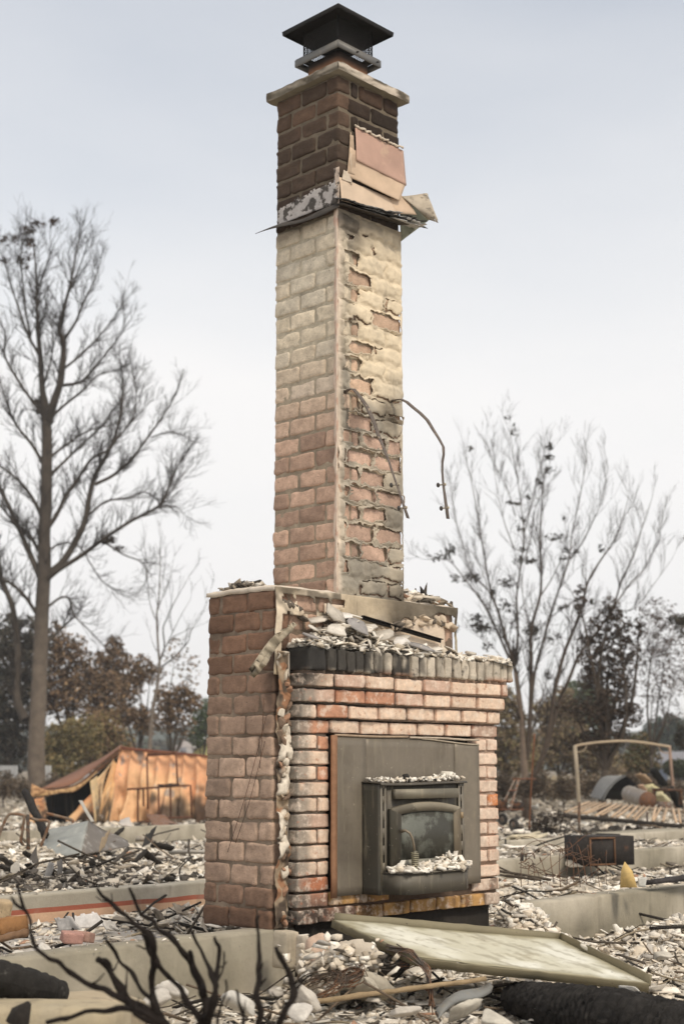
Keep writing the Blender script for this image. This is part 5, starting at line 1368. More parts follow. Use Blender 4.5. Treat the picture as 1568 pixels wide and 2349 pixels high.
Ltree = [([(195, 3080), (192, 2850), (205, 2600), (215, 2349), (222, 2150), (235, 1900), (233, 1750), (243, 1600), (246, 1400), (249, 1250), (245, 1150)], 96, 36),
         ([(245, 1160), (238, 1050), (225, 980), (212, 780), (200, 650), (195, 500), (190, 350), (180, 200)], 34, 4),
         ([(255, 1150), (290, 1030), (320, 940), (336, 800), (335, 720), (315, 660), (335, 560), (370, 430), (395, 300), (420, 160)], 34, 4),
         ([(215, 1990), (260, 1950), (340, 1880), (440, 1700), (470, 1560), (500, 1440), (560, 1330), (600, 1250), (640, 1100), (650, 950), (640, 860)], 32, 5),
         ([(225, 2010), (300, 1940), (440, 1850), (560, 1760), (700, 1670), (845, 1590), (890, 1500), (930, 1400), (975, 1330)], 20, 4),
         ([(245, 1720), (300, 1640), (350, 1540), (420, 1440), (480, 1350), (580, 1290), (650, 1200), (760, 1080)], 18, 4),
         ([(500, 1480), (600, 1430), (700, 1340), (790, 1220), (880, 1090), (935, 990)], 14, 4),
         ([(470, 1640), (560, 1570), (680, 1550), (770, 1520), (845, 1575)], 9, 4),
         ([(255, 1345), (350, 1270), (480, 1190), (600, 1165)], 12, 4), ([(255, 1440), (350, 1350), (430, 1270), (520, 1190), (600, 1080), (690, 970)], 12, 3),
         ([(285, 1110), (340, 1060), (440, 980), (520, 900), (600, 880)], 12, 4), ([(330, 955), (430, 935), (500, 860), (600, 740), (670, 640)], 13, 3),
         ([(340, 865), (420, 800), (520, 700), (600, 600), (660, 510)], 10, 3), ([(335, 720), (400, 620), (450, 500), (500, 400), (530, 300)], 12, 3), ([(360, 470), (400, 380), (450, 250)], 8, 3),
         ([(220, 1645), (170, 1550), (100, 1460), (0, 1380)], 16, 6), ([(230, 1375), (170, 1270), (90, 1170), (40, 1060), (0, 930)], 14, 5),
         ([(240, 1135), (150, 1010), (60, 870), (20, 780), (30, 700), (0, 610)], 12, 4), ([(215, 1975), (150, 1830), (90, 1690), (40, 1580), (-10, 1470)], 24, 10),
         ([(215, 1850), (150, 1740), (90, 1700), (0, 1590)], 14, 8), ([(208, 795), (150, 690), (100, 550), (50, 400), (20, 280)], 12, 3), ([(160, 700), (135, 560), (120, 400), (110, 250), (130, 130)], 9, 3),
         ([(200, 2175), (130, 2070), (50, 2000), (-10, 1980)], 14, 8), ([(137, 2726), (88, 2614), (95, 2386), (67, 2137), (10, 1988), (-10, 1850)], 34, 14),
         ([(240, 2140), (320, 2080), (370, 2090), (390, 2170), (480, 2260), (560, 2349)], 10, 3), ([(255, 1830), (330, 1790), (420, 1810), (480, 1900), (540, 1990), (620, 2050)], 7, 3),
         ([(240, 2330), (330, 2240), (400, 2170)], 12, 6), ([(560, 1790), (650, 1850), (760, 1900), (780, 2000)], 8, 2), ([(610, 1250), (700, 1130), (720, 1000), (700, 880)], 8, 3), ([(235, 940), (270, 820), (280, 700), (260, 600)], 9, 3), ([(200, 470), (240, 330), (280, 230)], 6, 3), ([(845, 1590), (930, 1480), (1000, 1390)], 5, 2), ([(845, 1600), (930, 1600), (990, 1650)], 5, 2),
         ([(800, 1230), (900, 1200), (1000, 1230)], 5, 2)]
Ltree = [(a, (b if i_ == 0 else b * 1.55) / 2.3085, c * 1.5 / 2.3085) for i_, (a, b, c) in enumerate(Ltree)]
barkL = (.085, .07, .052); twc = (.07, .058, .045)
dl = (.055, .032, .02)
limb_tree('bare_tree', 'tallest bare scorched tree at the left with a few dead leaves at its top', 50, Ltree, tf8, (.06, .048, .037), (.035, .028, .022), -.35,
          [(150, 130, 45, 30, 90, dl), (200, 100, 40, 25, 60, dl), (285, 85, 35, 20, 70, dl), (80, 180, 35, 30, 60, dl), (160, 200, 30, 40, 60, dl), (30, 180, 25, 20, 40, dl), (110, 290, 25, 30, 50, dl), (25, 290, 20, 20, 30, dl), (155, 270, 20, 25, 30, dl), (140, 330, 20, 20, 25, dl), (575, 1775, 40, 18, 120, (.05, .04, .03)), (640, 1820, 35, 14, 40, (.05, .04, .03))],
          density=7.5, twl=.9, rmin=.0052, trunkn=1, up=.30, spread=.75, depth=2)
tfb = lambda x, y: (x / 3.13, 1330.8 + y / 3.13)
St = [([(1075, 1230), (1080, 1100), (1100, 900), (1130, 750), (1145, 600), (1140, 540), (1130, 400), (1125, 250), (1140, 130), (1145, 0), (1150, -150), (1150, -290)], 32, 3),
      ([(1115, 280), (1080, 180), (1062, 60), (1055, -60), (1040, -200)], 8, 2), ([(1150, 570), (1180, 480), (1170, 350), (1195, 280), (1240, 180), (1290, 90), (1330, 20), (1370, -50)], 14, 2),
      ([(1160, 620), (1230, 570), (1290, 510), (1350, 440), (1370, 360), (1420, 290), (1470, 200), (1500, 110)], 13, 2), ([(1200, 460), (1250, 400), (1300, 380), (1360, 340)], 9, 3), ([(1190, 480), (1250, 350), (1300, 250), (1360, 150)], 8, 2),
      ([(1125, 510), (1105, 470), (1090, 430)], 7, 3), ([(1135, 210), (1180, 80), (1220, -20), (1240, -120)], 6, 2), ([(1145, 60), (1180, -60), (1190, -170)], 5, 2)]
St = [(a, b / 3.13, c / 3.13) for a, b, c in St]
limb_tree('slender_bare_tree', 'slender bare sapling rising behind the orange shed', 42, St, tfb, (.075, .062, .05), (.035, .028, .022), -.5, density=1.4, twl=.8, rmin=.005, depth=1, up=.4)
tfr = lambda x, y: (939.4 + x / 2.4943, 900.3 + y / 2.4943)
Rt = [([(665, 2250), (655, 2150), (650, 2000), (632, 1800), (606, 1600)], 48, 26),
      ([(606, 1600), (580, 1500), (545, 1400), (510, 1270), (462, 1130), (430, 960), (400, 780), (370, 600), (335, 420)], 24, 3),
      ([(600, 1580), (560, 1500), (515, 1400), (460, 1280), (400, 1180), (310, 1060), (220, 960), (110, 955)], 20, 3),
      ([(455, 1240), (455, 1140), (350, 1030), (310, 900), (260, 730), (235, 560)], 9, 3),
      ([(670, 2100), (690, 1800), (693, 1550), (695, 1350), (745, 1160), (750, 1000), (745, 800), (758, 600), (775, 420)], 30, 3),
      ([(690, 1850), (715, 1600), (770, 1400), (800, 1280), (855, 1120), (910, 950), (930, 800), (980, 560), (1010, 370)], 20, 3),
      ([(700, 2210), (760, 2080), (800, 1900), (830, 1700), (880, 1500), (940, 1350), (985, 1220), (1020, 1080), (1090, 960), (1140, 890), (1200, 780), (1250, 600)], 34, 3),
      ([(710, 2190), (790, 2000), (850, 1780), (910, 1640), (970, 1500), (1070, 1370), (1160, 1230), (1210, 1080), (1280, 930), (1330, 770), (1380, 620)], 30, 3),
      ([(606, 1560), (618, 1350), (610, 1180), (630, 1020), (652, 820), (625, 560), (590, 350), (570, 190)], 17, 2), ([(655, 800), (700, 620), (730, 480), (760, 380)], 8, 3),
      ([(905, 960), (960, 900), (1050, 730), (1110, 580), (1130, 420)], 9, 2), ([(1165, 1230), (1240, 1120), (1340, 1010), (1400, 880), (1450, 700)], 10, 2), ([(1130, 1330), (1200, 1260), (1290, 1230), (1400, 1090), (1500, 950)], 8, 2),
      ([(1000, 1160), (900, 1220), (800, 1290), (730, 1370)], 8, 4), ([(640, 1040), (650, 1200), (680, 1330)], 6, 3), ([(750, 1160), (820, 1050), (870, 930), (900, 800)], 8, 2), ([(600, 700), (560, 560), (470, 380), (440, 290)], 6, 2), ([(600, 900), (540, 740), (500, 560), (480, 420)], 7, 2),
      ([(680, 1990), (730, 1850), (770, 1700), (800, 1570)], 9, 4), ([(830, 1820), (930, 1820), (1030, 1760)], 8, 4), ([(540, 1540), (470, 1450), (380, 1390)], 6, 2), ([(520, 1300), (440, 1100), (390, 960)], 6, 2), ([(660, 960), (700, 780), (720, 650), (770, 560)], 6, 2)]
Rt = [(a, b / 2.4943, c / 2.4943) for a, b, c in Rt]
dlr = (.05, .045, .035)
spots = [(800, 310, 22, 22, 40, dlr), (800, 370, 25, 22, 45, dlr), (790, 440, 22, 25, 30, dlr), (740, 510, 25, 18, 30, dlr), (600, 630, 35, 14, 30, dlr), (680, 600, 18, 12, 15, dlr), (640, 720, 20, 14, 18, dlr), (630, 780, 20, 14, 18, dlr), (840, 830, 60, 18, 60, dlr), (670, 960, 70, 22, 70, dlr), (650, 900, 60, 18, 40, dlr),
         (180, 940, 60, 25, 90, dlr), (240, 900, 25, 25, 50, dlr), (370, 1060, 30, 25, 35, dlr), (560, 1090, 50, 35, 70, dlr), (470, 1140, 22, 22, 40, dlr), (385, 1290, 40, 22, 70, dlr), (420, 1350, 50, 30, 130, dlr), (380, 1330, 40, 22, 60, dlr), (700, 1360, 45, 40, 180, dlr), (270, 1350, 20, 20, 25, dlr), (440, 1450, 30, 25, 30, dlr),
         (600, 1280, 30, 60, 40, dlr), (880, 720, 12, 15, 14, dlr), (890, 900, 20, 20, 25, dlr), (950, 910, 20, 12, 20, dlr), (880, 950, 20, 18, 25, dlr), (1090, 890, 18, 18, 20, dlr), (1040, 1200, 25, 18, 40, dlr), (870, 1230, 30, 20, 45, dlr), (260, 1060, 22, 22, 28, dlr), (330, 1060, 40, 22, 35, dlr), (590, 220, 22, 35, 25, dlr), (560, 150, 20, 14, 12, dlr), (790, 1620, 18, 30, 40, dlr), (350, 320, 20, 20, 12, dlr), (820, 1400, 40, 50, 50, dlr), (540, 1220, 50, 40, 50, dlr)]
limb_tree('multi_stem_tree', 'multi-stemmed bare tree with sparse leaf clumps right of the chimney', 38, Rt, tfr, (.075, .056, .042), (.05, .038, .03), -.55, spots, density=4.4, twl=.78, rmin=.0036, depth=2, up=.4, spread=.6)

def leafy(name, label, Y, base_px, top_w, blobs, size, cols, group=None, base_z=None, fill=1.0, bark=(.07, .055, .042), cat='tree'):
    bx, by, wpx = base_px; b0 = P(bx, by, Y); bz = tz(b0[0], Y) if base_z is None else base_z
    trunk = MB(); crown = MB(); stemsb = MB(); b0 = np.array([b0[0], Y, bz])
    cen = np.array([P(x, y, Y) for x, y, *_ in blobs]); topc = cen[np.argmax(cen[:, 2])]
    fork = b0 + (cen.mean(0) - b0) * .35
    trunk.tube(spline([b0 - [0, 0, .1], b0 + (fork - b0) * .5 + rng.normal(0, .1, 3), fork], 4), np.linspace(wpx, wpx * .7, 9)[:9] * .5 * Y / 3267, 8, bark)
    cols = np.asarray(cols, float)
    for i, (x, y, rx, ry, n) in enumerate(blobs):
        c = cen[i] + [0, rng.uniform(-1, 1) * rx * Y / 3267 * .6, 0]
        mid = fork + (c - fork) * .5 + rng.normal(0, .06, 3) * np.linalg.norm(c - fork)
        crown.tube(spline([fork, mid, c], 4), np.linspace(wpx * .32, wpx * .06, 9) * Y / 3267, 5, bark, cap=False)
        sx, sz = rx * Y / 3267, ry * Y / 3267
        for _ in range(max(3, n // 160)):
            d = rng.normal(0, 1, 3) * [1, 1, .7] + [0, 0, .5]; branch(crown, mid if rng.random() < .4 else c - [0, 0, sz * .5], d, max(sx, sz) * rng.uniform(.6, 1.1), wpx * .07 * Y / 3267, 1, bark, .2, 4, .8, 3, .004 * Y / 30)
        nn = int(n * fill * 2.4); q = rng.normal(0, 1, (nn * 4, 3)); q /= np.linalg.norm(q, axis=1, keepdims=True); q *= rng.random((nn * 4, 1)) ** .45
        pos = c + q * [sx, sx, sz] * 1.2; dn = fbm(pos, 5.5 / max(sx, sz), i * 7); keep = dn > np.quantile(dn, .78); pos = pos[keep]
        lc = cols[rng.choice(len(cols), len(pos))]; leaves(crown_l := MB(), pos, size * .58, lc); stemsb.v += crown_l.v; stemsb.c += crown_l.c; stemsb.f += [f + stemsb.n for f in crown_l.f]; stemsb.n += crown_l.n
    t = thing(name, label, cat, b0, group)
    part('trunk', trunk, m_bark, t, smooth=True); part('crown', crown, m_bark, t); part('foliage', stemsb, m_leaf, t)
brn = [(.14, .095, .06), (.20, .13, .08), (.10, .075, .05), (.26, .17, .09)]
olv = [(.24, .20, .09), (.17, .15, .07), (.30, .22, .10)]
drk = [(.055, .048, .036), (.08, .065, .045), (.045, .044, .033)]
grn = [(.08, .11, .05), (.11, .14, .065), (.06, .08, .045)]
tan_ = [(.26, .17, .09), (.30, .20, .12), (.18, .12, .07)]
leafy('scorched_tree', 'dark scorched leafy tree at the left edge behind the tall bare trunk', 62, (20, 1800, 16), 4, [(10, 1490, 60, 70, 1500), (60, 1470, 50, 55, 900), (-20, 1560, 70, 80, 1600), (40, 1620, 60, 70, 1600), (10, 1710, 60, 60, 1300), (70, 1560, 40, 60, 700)], .34, drk)
leafy('scorched_tree', 'brown-leaved scorched tree just right of the tall bare trunk', 64, (150, 1800, 14), 4, [(165, 1500, 42, 40, 700), (120, 1480, 34, 50, 600), (200, 1560, 55, 45, 1200), (150, 1590, 50, 50, 1200), (250, 1590, 45, 45, 900), (230, 1640, 60, 45, 1300), (120, 1570, 40, 60, 700)], .30, brn)
leafy('scorched_tree', 'brown tree with a pointed crown behind the shed peak', 66, (255, 1800, 10), 4, [(262, 1482, 18, 22, 260), (262, 1515, 40, 24, 600), (280, 1560, 45, 35, 700), (240, 1545, 30, 30, 380)], .30, brn)
leafy('olive_shrub', 'olive and yellow shrub right of the tall bare trunk', 58, (140, 1830, 9), 4, [(140, 1700, 45, 45, 1500), (190, 1690, 45, 45, 1200), (110, 1730, 26, 45, 700), (150, 1760, 45, 35, 900)], .24, olv, cat='shrub')
leafy('olive_shrub', 'tan and olive shrub behind the sloping shed roof', 60, (230, 1830, 9), 4, [(230, 1690, 45, 45, 1100), (270, 1710, 35, 35, 800), (210, 1740, 40, 35, 800), (250, 1660, 35, 30, 500)], .24, tan_ + olv, cat='shrub')
leafy('scorched_tree', 'thin reddish-brown leaved tree left of the slender sapling', 55, (315, 1800, 9), 4, [(320, 1530, 30, 28, 260), (345, 1545, 30, 22, 260), (305, 1640, 38, 24, 450), (330, 1660, 32, 26, 400), (300, 1580, 30, 30, 200)], .26, brn)
leafy('scorched_tree', 'thin reddish-brown leaved tree between sapling and chimney base', 52, (390, 1800, 9), 4, [(400, 1590, 40, 22, 420), (430, 1610, 30, 22, 320), (385, 1620, 32, 22, 300), (385, 1655, 35, 25, 300), (420, 1660, 28, 30, 160), (440, 1540, 26, 40, 60), (400, 1500, 30, 40, 60)], .24, brn)
leafy('green_tree', 'green tree peeking out left of the chimney base', 75, (462, 1760, 8), 4, [(465, 1650, 28, 30, 700), (455, 1690, 20, 22, 350), (490, 1640, 30, 40, 500)], .3, grn)
leafy('scorched_tree', 'dense dark brown tree with hanging dead leaves right of the multi-stemmed tree', 34, (1385, 1800, 22), 6, [(1400, 1400, 22, 28, 260), (1420, 1440, 30, 40, 520), (1375, 1450, 26, 40, 420), (1350, 1500, 24, 50, 420), (1445, 1500, 24, 40, 420), (1400, 1510, 34, 44, 700), (1365, 1560, 34, 36, 600), (1425, 1570, 34, 34, 600), (1390, 1620, 44, 34, 800), (1345, 1640, 34, 24, 420), (1440, 1640, 32, 26, 420), (1395, 1690, 44, 30, 650), (1330, 1380, 14, 36, 220), (1465, 1440, 12, 30, 150), (1350, 1700, 45, 22, 420), (1310, 1620, 30, 20, 260)], .13, [(.06, .042, .03), (.09, .062, .042), (.045, .036, .027)], fill=1.0)
leafy('scorched_tree', 'wispy grey-brown tree near the right frame edge', 46, (1480, 1800, 10), 5, [(1500, 1420, 46, 44, 420), (1530, 1480, 46, 50, 520), (1490, 1500, 40, 50, 380), (1540, 1560, 40, 44, 300), (1500, 1580, 36, 40, 220), (1540, 1640, 40, 30, 160)], .15, [(.13, .10, .085), (.10, .08, .07)])
leafy('scorched_tree', 'dark branch tips of a tree mostly outside the right frame edge', 40, (1640, 1800, 20), 5, [(1560, 1422, 26, 12, 260), (1590, 1440, 40, 24, 400), (1560, 1690, 14, 26, 300), (1620, 1560, 50, 60, 600)], .15, drk)
leafy('olive_shrub', 'brown-green brush right behind the fireplace', 48, (1160, 1830, 8), 4, [(1165, 1620, 26, 40, 900), (1180, 1680, 36, 50, 1500), (1150, 1740, 30, 40, 1100), (1200, 1750, 36, 36, 900), (1140, 1680, 30, 50, 900)], .18, [(.24, .18, .11), (.18, .135, .09), (.26, .22, .11)], cat='shrub')
leafy('olive_shrub', 'broad brown brush between the multi-stemmed trunks and the metal arch', 50, (1270, 1830, 8), 4, [(1260, 1640, 40, 36, 1200), (1300, 1690, 45, 50, 1700), (1250, 1720, 40, 45, 1300), (1340, 1740, 40, 40, 1200), (1390, 1760, 40, 36, 1100), (1290, 1600, 24, 22, 300)], .20, [(.24, .18, .12), (.18, .14, .10), (.27, .22, .12)], cat='shrub')
leafy('green_tree', 'green treetop showing through the bare stems right of the fireplace', 90, (1330, 1780, 12), 4, [(1330, 1590, 36, 26, 800), (1370, 1610, 30, 30, 700), (1290, 1620, 30, 24, 600), (1340, 1650, 50, 40, 1200)], .4, grn)
leafy('olive_shrub', 'rust and olive shrub under the right end of the metal arch', 52, (1470, 1830, 8), 4, [(1470, 1720, 26, 36, 900), (1450, 1750, 30, 30, 700), (1490, 1750, 26, 30, 600), (1440, 1780, 40, 22, 500)], .2, [(.17, .12, .06), (.10, .10, .05)], cat='shrub')
leafy('green_tree', 'far dark green conifer clump at the right edge of the horizon', 130, (1520, 1760, 10), 4, [(1500, 1680, 24, 26, 700), (1530, 1668, 28, 26, 800), (1560, 1680, 30, 30, 800), (1530, 1710, 50, 24, 900)], .55, [(.035, .055, .035), (.05, .07, .045)])
leafy('hedge_shrub', 'clipped dark green shrub at the right edge beside the blue house', 60, (1550, 1800, 6), 4, [(1548, 1762, 26, 18, 900), (1580, 1762, 26, 18, 700)], .2, [(.04, .05, .025), (.06, .065, .03)], cat='shrub')
k_ = 0
for px_, Yb in ((1150, 37), (1178, 41), (1212, 36), (1244, 42), (1292, 40), (1322, 44), (1356, 38), (1402, 45), (1448, 41), (1496, 44), (1545, 42), (10, 44), (118, 46), (44, 47)):
    k_ += 1
    leafy('burnt_brush', 'low burnt brown brush clump in the row behind the rubble', Yb, (px_, 1835, 4), 4, [(px_ - 12, 1812, 22, 18, 330), (px_ + 12, 1798 + (k_ % 3) * 8, 20, 20, 330), (px_, 1785 + (k_ % 4) * 7, 16, 18, 240)], .13, [(.13, .10, .07), (.20, .15, .10), (.09, .07, .05)], group='burnt brush clumps behind the rubble', cat='bush')
# twiggy brush low on the right
leafy('burnt_bush', 'low burnt twiggy bush beside the leaning rusty pole', 21, (1265, 1930, 5), 4, [(1250, 1890, 26, 22, 260), (1280, 1880, 26, 20, 220), (1230, 1900, 22, 20, 180), (1265, 1915, 30, 14, 200)], .07, [(.04, .03, .024), (.10, .08, .06)], cat='bush')
wood = MB(); n = 26000
X = rng.uniform(-260, 260, n); Yw = rng.uniform(215, 240, n); hw = 3 + 4.5 * fbm(np.stack([X, 0 * X, 0 * X], -1), .05, 3) 
leaves(wood, np.stack([X, Yw, rng.random(n) ** .7 * hw - .3], -1), 1.6, np.array([[.05, .07, .04], [.075, .07, .045], [.06, .055, .04]])[rng.integers(0, 3, n)])
solo('far_woodland', wood, m_leaf, kind='stuff')

# ---------------------------------------------------------------- orange shed
def c5(x, y, Y): return P(x / 2.861, 1604.8 + y / 2.861, Y)
shed = thing('collapsed_shed', 'collapsed orange fire-bleached metal shed left of the chimney', 'shed', c5(900, 850, 34))
org = np.array([.82, .46, .26])
def wavy(mb, tl, tr, br, bl_, n, m_, folds, amp, col, ph=0., buck=.1):
    a = np.linspace(0, 1, n)[:, None, None]; b = np.linspace(0, 1, m_)[None, :, None]
    p = (1 - a) * (1 - b) * tl + a * (1 - b) * tr + a * b * br + (1 - a) * b * bl_
    nn = np.cross(tr - tl, bl_ - tl); nn /= np.linalg.norm(nn)
    aa = a[..., 0] + 0 * b[..., 0]; bb_ = b[..., 0] + 0 * a[..., 0]
    q = np.stack([aa * 5, bb_ * 2, 0 * aa], -1)
    rib = np.abs(np.sin(aa * folds * math.pi + ph + .8 * (fbm(q, .8, 3) - .5) * bb_)) ** .5
    p = p + nn * ((rib - .7) * amp * (.35 + .65 * bb_) + (fbm(q, 1.6, 9 + ph) - .5) * buck * bb_)[..., None]
    c = np.array(col) * (.85 + .3 * fbm(q, 2., 4)[..., None])
    c = lerp(c, (.70, .50, .28), sst(.45, .7, fbm(q, 1.1, 30)) * .6)
    c = lerp(c, (.30, .27, .25), sst(.60, .64, fbm(q, 2.6, 52)) * .8 * (bb_ < .6))
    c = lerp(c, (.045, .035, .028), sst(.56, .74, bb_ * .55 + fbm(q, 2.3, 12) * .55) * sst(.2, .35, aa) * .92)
    mb.grid(p, c, thick=.015)
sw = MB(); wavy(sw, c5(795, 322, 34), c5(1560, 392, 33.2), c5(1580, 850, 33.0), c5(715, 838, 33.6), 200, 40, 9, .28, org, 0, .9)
part('front_wall', sw, m_sheet, shed, smooth=True)
sw = MB(); wavy(sw, c5(740, 395, 33.9), c5(775, 430, 33.9), c5(715, 810, 33.4), c5(615, 800, 33.1), 24, 24, 1, .12, (.70, .42, .20), 0, .2)
wavy(sw, c5(735, 405, 33.9), c5(690, 480, 33.6), c5(640, 800, 33.1), c5(600, 560, 33.0), 16, 16, 1, .06, (.68, .50, .30), 0, .1)
wavy(sw, c5(590, 535, 33.0), c5(640, 500, 33.0), c5(655, 805, 32.9), c5(625, 805, 32.9), 10, 24, 1, .06, (.62, .46, .26), 0, .05)
part('torn_wall_panel', sw, m_sheet, shed, smooth=True)
sw = MB(); wavy(sw, c5(600, 625, 34.2), c5(660, 640, 34.), c5(640, 815, 33.5), c5(430, 800, 33.6), 20, 14, 2, .08, (.58, .28, .13), 0, .2)
part('lower_flap', sw, m_sheet, shed, smooth=True); sw = MB()
wavy(sw, c5(205, 660, 34.0), c5(290, 640, 34.0), c5(320, 760, 33.6), c5(190, 830, 33.6), 16, 14, 2, .1, (.55, .27, .13), 0, .25)
part('lower_flap', sw, m_sheet, shed, smooth=True)
sr = MB()
def rib(pts0, pts1, col, th=.02, n=24, amp=.05):
    a = spline(pts0, 8); b = spline(pts1, 8); g = np.stack([a, (a * .66 + b * .34), (a * .33 + b * .67), b], 1)
    g = g + (fbm(g, 1.3, 3)[..., None] - .5) * amp * np.array([0, 1, 1]); sr.grid(g, np.array(col) * (.75 + .5 * fbm(g, 2., 5)[..., None]), thick=th)
rib([c5(805, 308, 34), c5(640, 440, 34.2), c5(470, 560, 34), c5(270, 588, 33.8)], [c5(800, 300, 38), c5(640, 400, 38), c5(500, 470, 38), c5(330, 560, 37)], (.24, .125, .085))
rib([c5(800, 312, 33.9), c5(640, 445, 34.0), c5(480, 565, 33.9), c5(265, 590, 33.7)], [c5(795, 345, 33.9), c5(640, 480, 34.0), c5(490, 600, 33.9), c5(310, 605, 33.7)], (.10, .06, .04))
rib([c5(640, 470, 33.9), c5(520, 560, 33.8), c5(400, 590, 33.7), c5(230, 600, 33.5)], [c5(620, 500, 33.9), c5(500, 600, 33.8), c5(400, 612, 33.7), c5(235, 640, 33.5)], (.62, .42, .22))
rib([c5(208, 553, 33.4), c5(260, 580, 33.4), c5(320, 598, 33.4)], [c5(200, 648, 33.4), c5(260, 625, 33.4), c5(320, 604, 33.4)], (.62, .38, .20))
rib([c5(800, 306, 33.8), c5(1100, 338, 33.5), c5(1560, 388, 33.1)], [c5(800, 324, 33.8), c5(1100, 352, 33.5), c5(1560, 400, 33.1)], (.20, .075, .05), th=.06)
rib([c5(805, 306, 33.9), c5(1100, 336, 33.6), c5(1560, 386, 33.2)], [c5(830, 330, 38), c5(1100, 350, 38), c5(1560, 390, 38)], (.2, .09, .06))
part('roof', sr, m_rust, shed)
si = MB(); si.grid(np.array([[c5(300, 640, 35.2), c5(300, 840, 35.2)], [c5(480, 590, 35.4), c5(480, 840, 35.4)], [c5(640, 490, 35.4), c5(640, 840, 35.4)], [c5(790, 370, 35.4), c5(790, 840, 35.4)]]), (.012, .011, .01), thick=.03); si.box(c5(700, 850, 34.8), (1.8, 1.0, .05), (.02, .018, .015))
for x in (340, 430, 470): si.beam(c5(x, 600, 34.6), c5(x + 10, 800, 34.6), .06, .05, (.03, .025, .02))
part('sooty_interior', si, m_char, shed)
# rack frame in front of shed
rk = thing('rusty_rack', 'rusty metal shelf frame standing before the orange shed wall', 'rack', c5(1050, 830, 30))
def bars(name, lst, Y, r, col, parent, mat=m_rust):
    mb = MB()
    for (x0, y0, x1, y1) in lst: mb.tube([c5(x0, y0, Y + rng.uniform(-.1, .1)), c5(x1, y1, Y + rng.uniform(-.1, .1))], r, 6, col)
    part(name, mb, mat, parent)
bars('lower_frame', [(905, 590, 905, 835), (1040, 572, 1043, 835), (1250, 560, 1258, 780), (835, 588, 1240, 562), (905, 800, 1040, 800), (1040, 780, 1255, 770), (940, 590, 942, 700), (1118, 575, 1120, 770)], 30, .022, (.13, .06, .04), rk)
bars('upper_frame', [(965, 368, 970, 720), (1155, 345, 1165, 560), (965, 368, 1150, 356), (965, 358, 1150, 345), (1140, 345, 1165, 345)], 30.4, .022, (.14, .065, .045), rk)
mb = MB(); mb.beam(c5(1035, 566, 30), c5(1175, 556, 30), .12, .05, (.06, .05, .045), 0, 6, .006); mb.beam(c5(840, 592, 30), c5(1240, 565, 30), .22, .02, (.10, .055, .04), 0, 10, .004); part('shelf', mb, m_rust, rk)
mb = MB(); sheet(mb, [c5(960, 760, 29.5), c5(1080, 755, 29.7), c5(1180, 845, 29), c5(1010, 840, 28.8)], 10, 10, .05, 2, (.20, .13, .10), thick=.02); solo('brown_sheet', mb, m_rust, 'brown sheet leaning at the foot of the rusty rack', 'metal sheet')
# grey folded metal hood
mb = MB(); pts = [c5(265, 1035, 12.5), c5(530, 1020, 12.3), c5(580, 798, 13.0), c5(310, 860, 13.2)]
sheet(mb, pts, 12, 12, .02, 5, (.30, .31, .29), thick=.006); sheet(mb, [c5(530, 1020, 12.3), c5(850, 960, 13.2), c5(840, 925, 13.4), c5(580, 798, 13.0)], 12, 12, .02, 5, (.16, .14, .12), thick=.006)
sheet(mb, [c5(310, 860, 13.2), c5(580, 798, 13.0), c5(840, 925, 13.4), c5(420, 950, 14.2)], 6, 6, .02, 5, (.14, .13, .11), thick=.006)
solo('folded_metal_hood', mb, m_sheetg := M('galvanised', .55, .3, var=.2, vs=5, bump=.1, bs=20, patch=((.30, .16, .09), 5, .60, .7, .6), patch2=((.46, .45, .42), 9, .55, .68, .6)), 'grey folded sheet-metal hood on the rubble in front of the shed', 'metal hood')
mb = MB(); mb.beam(c5(165, 600, 13.6), c5(300, 895, 12.9), .055, .05, (.025, .022, .02), .3, 12, .003); solo('charred_post', mb, m_char, 'black charred post leaning left of the grey metal hood', 'post')
fr = thing('bent_pipe_frame', 'bent rusty pipe frame at the left edge before the foundation wall', 'pipe frame', c5(180, 960, 12.5))
for pxs in ([(-20, 940), (10, 850), (50, 765), (90, 750), (160, 762), (240, 790), (320, 800), (300, 880), (245, 1015)], [(160, 765), (145, 880), (140, 940), (215, 1020)], [(300, 745), (400, 770), (470, 790), (480, 810)]):
    mb = MB(); mb.tube(spline([c5(x, y, 12.7) for x, y in pxs], 4), .013, 7, (.20, .15, .11)); part('pipe', mb, m_rust, fr, smooth=True)
mb = MB(); mb.tube([c5(182, 760, 12.7), c5(186, 985, 12.5)], .016, 6, (.07, .06, .05)); part('post', mb, m_rust, fr)
mb = MB(); sheet(mb, [c5(515, 665, 13.2), c5(540, 665, 13.2), c5(620, 805, 13.0), c5(600, 810, 13.0)], 5, 14, .02, 8, (.40, .38, .34), thick=.004); solo('twisted_strip', mb, m_sheetg, 'twisted pale metal strip standing above the grey metal hood', 'metal strip')
mb = MB(); sheet(mb, [c5(790, 790, 14.5), c5(850, 775, 14.5), c5(868, 840, 14.3), c5(780, 835, 14.3)], 10, 10, .07, 6, (.48, .44, .40), thick=.006); solo('crumpled_metal', mb, m_sheetg, 'crumpled pale metal ball under the shed wall', 'scrap metal')
mb = MB(); mb.tube([c5(890, 915, 13.5), c5(1000, 915, 13.5)], .025, 8, (.40, .36, .30)); solo('short_pipe', mb, m_rust, 'short pale pipe lying on rubble right of the grey hood', 'pipe')
mb = MB(); mb.tube([c5(1110, 1003, 12.8), c5(1240, 998, 12.8), c5(1420, 1003, 12.8)], .018, 8, (.30, .28, .25)); solo('long_pipe', mb, m_steel, 'long thin grey pipe lying beside the chimney in the left rubble', 'pipe')
